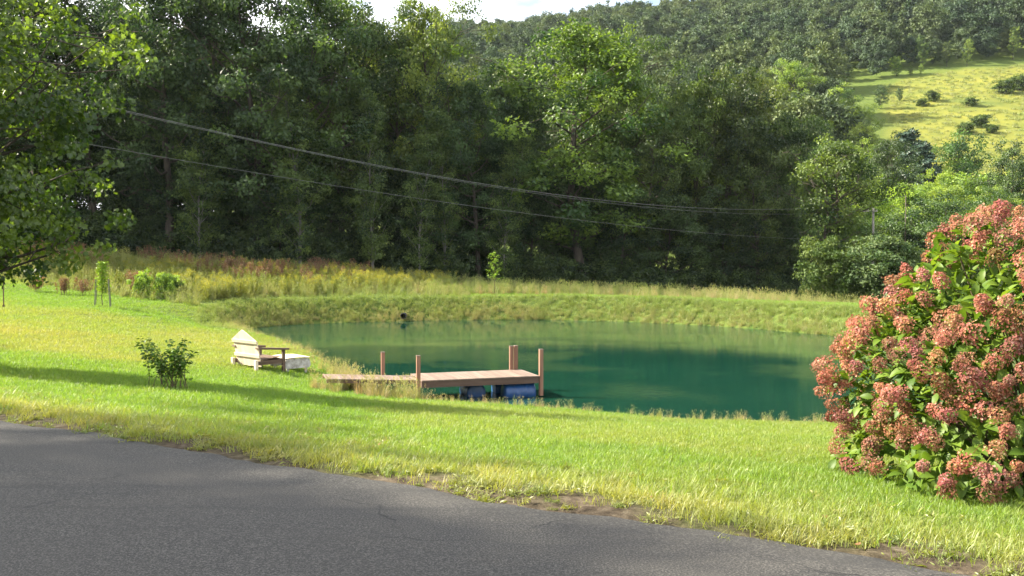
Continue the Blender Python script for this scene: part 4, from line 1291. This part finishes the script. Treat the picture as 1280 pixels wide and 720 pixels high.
# ------------------------------------------------------------------ culvert in the far bank
def build_culvert():
    x, y = G(500, 54.2), 55.9
    root = empty("culvert_pipe", (x, y, WATER_Z + .34))
    tag(root, "black culvert pipe mouth poking out of the far bank at the waterline", "pipe")
    mb = MB(); k = 20
    an = np.linspace(0, 2 * np.pi, k, endpoint=False)
    rings = [(-.35, .15), (-.35, .175), (1.6, .175)]
    ring2 = [(1.5, .15), (-.35, .15)]
    V, rows = [], rings + ring2
    for yy, q in rows: V += [(q * math.cos(a), yy, q * math.sin(a)) for a in an]
    i = np.arange(k)
    F = np.concatenate([np.stack([r_ * k + i, r_ * k + (i + 1) % k, (r_ + 1) * k + (i + 1) % k, (r_ + 1) * k + i], 1) for r_ in (0, 1, 3)])
    mb.add(V, None, F); mb.build("pipe", M['black_plastic'], root, True)
build_culvert()

# ------------------------------------------------------------------ saplings, stakes and weed clumps
def sapling(x, y, h, label, tiers, seed, color=(1.6, 1.55, 1.0), stakes=0, spread=.3):
    r = np.random.default_rng(seed)
    root = empty("sapling", (x, y, H1(x, y)))
    tag(root, label, "sapling")
    st, lf = MB(), MB()
    s = np.linspace(0, 1, 6)
    tr = np.column_stack([r.normal(0, .02, 6), r.normal(0, .02, 6), s * h]); tr[0, :2] = 0
    st.tube(tr, np.linspace(.022, .006, 6), 5)
    for k in range(tiers):
        z0 = h * (.30 + .68 * (k + .5) / tiers); a = k * 2.4
        L = spread * r.uniform(.7, 1.2) * (1.15 - .5 * k / tiers)
        e = np.array([math.cos(a) * L, math.sin(a) * L, L * .45])
        b = np.array([0, 0, z0])
        st.tube([b, b + e], [.008, .003], 4, cap=False)
        n = 26
        t = r.uniform(.2, 1.1, n)
        P = b + t[:, None] * e + r.normal(0, .055, (n, 3))
        az = r.uniform(0, 6.283, n)
        lf.leaves(P, np.column_stack([np.cos(az), np.sin(az), r.uniform(-.5, .3, n)]), np.tile([0, 0, 1.0], (n, 1)) + r.normal(0, .5, (n, 3)), r.uniform(.09, .15, n), OVAL, r.uniform(.3, 1, n))
    st.build("stem", M['stem'], root)
    c = lf.build("foliage", M['shrub_leaf'], root, True); c.color = color + (1,)
    for k in range(stakes):
        a = 1.0 + k * 6.283 / stakes
        mb = MB(); p = np.array([math.cos(a) * .55, math.sin(a) * .35, -.2]); q = np.array([math.cos(a) * .42, math.sin(a) * .28, h * .62])
        mb.tube([p, q], [.022, .022], 5); mb.build("stake", M['pale_bark'], root)
y_ = 45.0; sapling(G(128, y_), y_, 2.25, "bright young sapling between thin stakes at the lawn's upper edge", 30, 3, (2.6, 2.2, 1.1), 4, .30)
y_ = 61.5; sapling(G(618, y_), y_, 2.9, "lone sunlit sapling with tiered leaves on the far bank before the wood", 16, 4, (2.4, 2.1, 1.0), 0, .5)
for k, (px, y_, h, lab) in enumerate([(178, 50.5, 1.5, "pale round topped weed shrub standing up behind the goldenrod, left one of three"),
                                      (203, 51, 1.4, "pale round topped weed shrub behind the goldenrod, middle one of three"),
                                      (217, 52, 1.3, "pale round topped weed shrub behind the goldenrod, right one of three")]):
    x_ = G(px, y_)
    place_tree("young_shrub", BUSH[k], 3.0, x_, y_, h * .8, .62, k, (4.2, 3.8, 1.8), lab, "shrub", "pale young shrubs behind the goldenrod")

def weed_clump(seed):
    r = np.random.default_rng(seed); st, lf = MB(), MB()
    for k in range(16):
        b = np.array([r.normal(0, .22), r.normal(0, .22), -.05]); e = b + np.array([r.normal(0, .18), r.normal(0, .18), r.uniform(.9, 1.45)])
        st.tube([b, e], [.010, .004], 4, cap=False)
        n = 90; t = r.uniform(.35, 1.02, n)
        P = b + (e - b) * t[:, None] + r.normal(0, .06, (n, 3))
        lf.leaves(P, unit(r.normal(0, 1, (n, 3)) + np.array([0, 0, .4])), unit(r.normal(0, 1, (n, 3))), .085, KITE, r.random(n))
    return st.mesh("stem", M['stem']), lf.mesh("seed_heads", M['brown_weed'])
WC = [weed_clump(k) for k in range(3)]
for k, (px, y_, s_, lab) in enumerate([(287, 63, 1.15, "rusty brown dried weed clump behind the goldenrod, left of the tallest one"),
                                       (326, 61.5, 1.25, "tallest rusty brown dried weed clump standing in front of the wood"),
                                       (168, 52.5, 1.0, "brown topped weed clump near the staked sapling"),
                                       (255, 65, 1.0, "dim brown weed clump in the wood's shade, leftmost of the row"),
                                       (306, 65.5, 1.1, "dim brown weed clump in shade between the two rusty ones"),
                                       (352, 65.5, 1.1, "dim brown weed clump in the wood's shade, right of the tallest one"),
                                       (80, 50, .75, "reddish brown weed clump under the maple's hanging twig"),
                                       (45, 51, .75, "reddish brown weed clump at the lawn's edge near the thin stake"),
                                       (103, 50, .7, "reddish brown weed clump just left of the staked sapling")]):
    x_ = G(px, y_)
    e = empty("dried_weed_clump", (x_, y_, H1(x_, y_)), k * 1.1); e.scale = (s_, s_, s_)
    tag(e, lab, "weeds", "brown dried weed clumps before the wood")
    link("stem", WC[k % 3][0], e); link("seed_heads", WC[k % 3][1], e)

y_ = 40.0; x_ = G(4, y_)
e = empty("metal_stake", (x_, y_, H1(x_, y_)))
tag(e, "thin dark stake standing at the lawn's edge under the maple", "stake")
mb = MB(); mb.box((-.025, -.006, -.3), (.025, .006, 1.28)); mb.box((-.006, .0065, -.3), (.006, .03, 1.28)); mb.build("shaft", M['brown_wood'], e)
mb = MB(); mb.box((-.05, -.02, .05), (.05, -.0075, .16)); mb.build("anchor_plate", M['brown_wood'], e)

# ------------------------------------------------------------------ utility poles and wires
def utility_pole(x, y, top, label, arm=None, hgt=None, r0=.15):
    zb = H1(x, y)
    root = empty("utility_pole", (x, y, zb))
    tag(root, label, "pole", "utility poles along the power line")
    h = top - zb
    mb = MB(); mb.tube([[0, 0, -.8], [0, 0, h * .5], [0, 0, h]], [r0, r0 * .85, r0 * .68], 10); mb.build("shaft", M['pole'], root, True)
    if arm:
        d = np.array([arm[0], arm[1]]); d = d / np.linalg.norm(d)
        mb = MB(); mb.box((arm[2], -.23, h - .42), (arm[3], -.13, h - .28), Matrix.Rotation(math.atan2(d[1], d[0]), 4, 'Z')); ca = mb.build("crossarm", M['pole'], root)
        for t in np.linspace(arm[2] + .08, arm[3] - .08, 3):
            mb = MB(); p = d * t + np.array([d[1], -d[0]]) * .18
            mb.tube([[p[0], p[1], h - .279], [p[0], p[1], h - .20], [p[0], p[1], h - .12]], [.03, .05, .03], 8); mb.build("insulator", M['insulator'], ca)
    return root
utility_pole(36.6, 90.0, 7.3, "grey utility pole with a crossarm rising behind the hydrangea", (1, .0, -1.5, .35))
utility_pole(44.3, 100.0, 9.6, "thinner second utility pole before the bright trees", None, r0=.07).children[0].data.materials[0] = M['bark']  # dark bark material puts shade into this shaft's colour
utility_pole(-30.0, 28.0, 11.6, "wooden utility pole off the frame's left side, carrying the near wire ends", (.75, -.66, -1.0, 1.0))
def wire(a, b, sag, label, r=.016):
    t = np.linspace(0, 1, 60)
    a, b = np.array(a, float), np.array(b, float)
    P = a + (b - a) * t[:, None]; P[:, 2] -= 4 * sag * t * (1 - t)
    mb = MB(); mb.tube(P, np.full(60, r), 5)
    tag(mb.build("power_line", M['wire'], None, True), label, "wire", "power lines above the pond")
WIRE_R = 1
wire((-30, 28, 11.1), (44.3, 100, 9.25), 4.05, "topmost pale wire sweeping across the wood to the second pole", .013)
wire((-29.6, 27.7, 10.85), (36.6 - 1.3, 89.8, 7.0), 2.85, "second wire close beneath the topmost, ending on the crossarm", .009)
wire((-30, 28, 8.52), (36.6, 90, 4.0), 1.6, "lowest thin wire crossing the wood just above the pond bank", .009)

# ------------------------------------------------------------------ the hazy air
def build_haze():
    mb = MB(); mb.box((-1150, -1150, -14), (1150, 1150, 300))
    m, n, l = new_mat("haze")
    v = n.new("ShaderNodeVolumePrincipled")
    v.inputs["Color"].default_value = (.80, .88, 1.0, 1)
    v.inputs["Density"].default_value = HAZE
    v.inputs["Anisotropy"].default_value = .2
    o = n.new("ShaderNodeOutputMaterial"); l.new(v.outputs[0], o.inputs["Volume"])
    tag(mb.build("haze", m), "thin blue haze in the evening air over the valley", "haze", kind="stuff")
HAZE = .00005
build_haze()
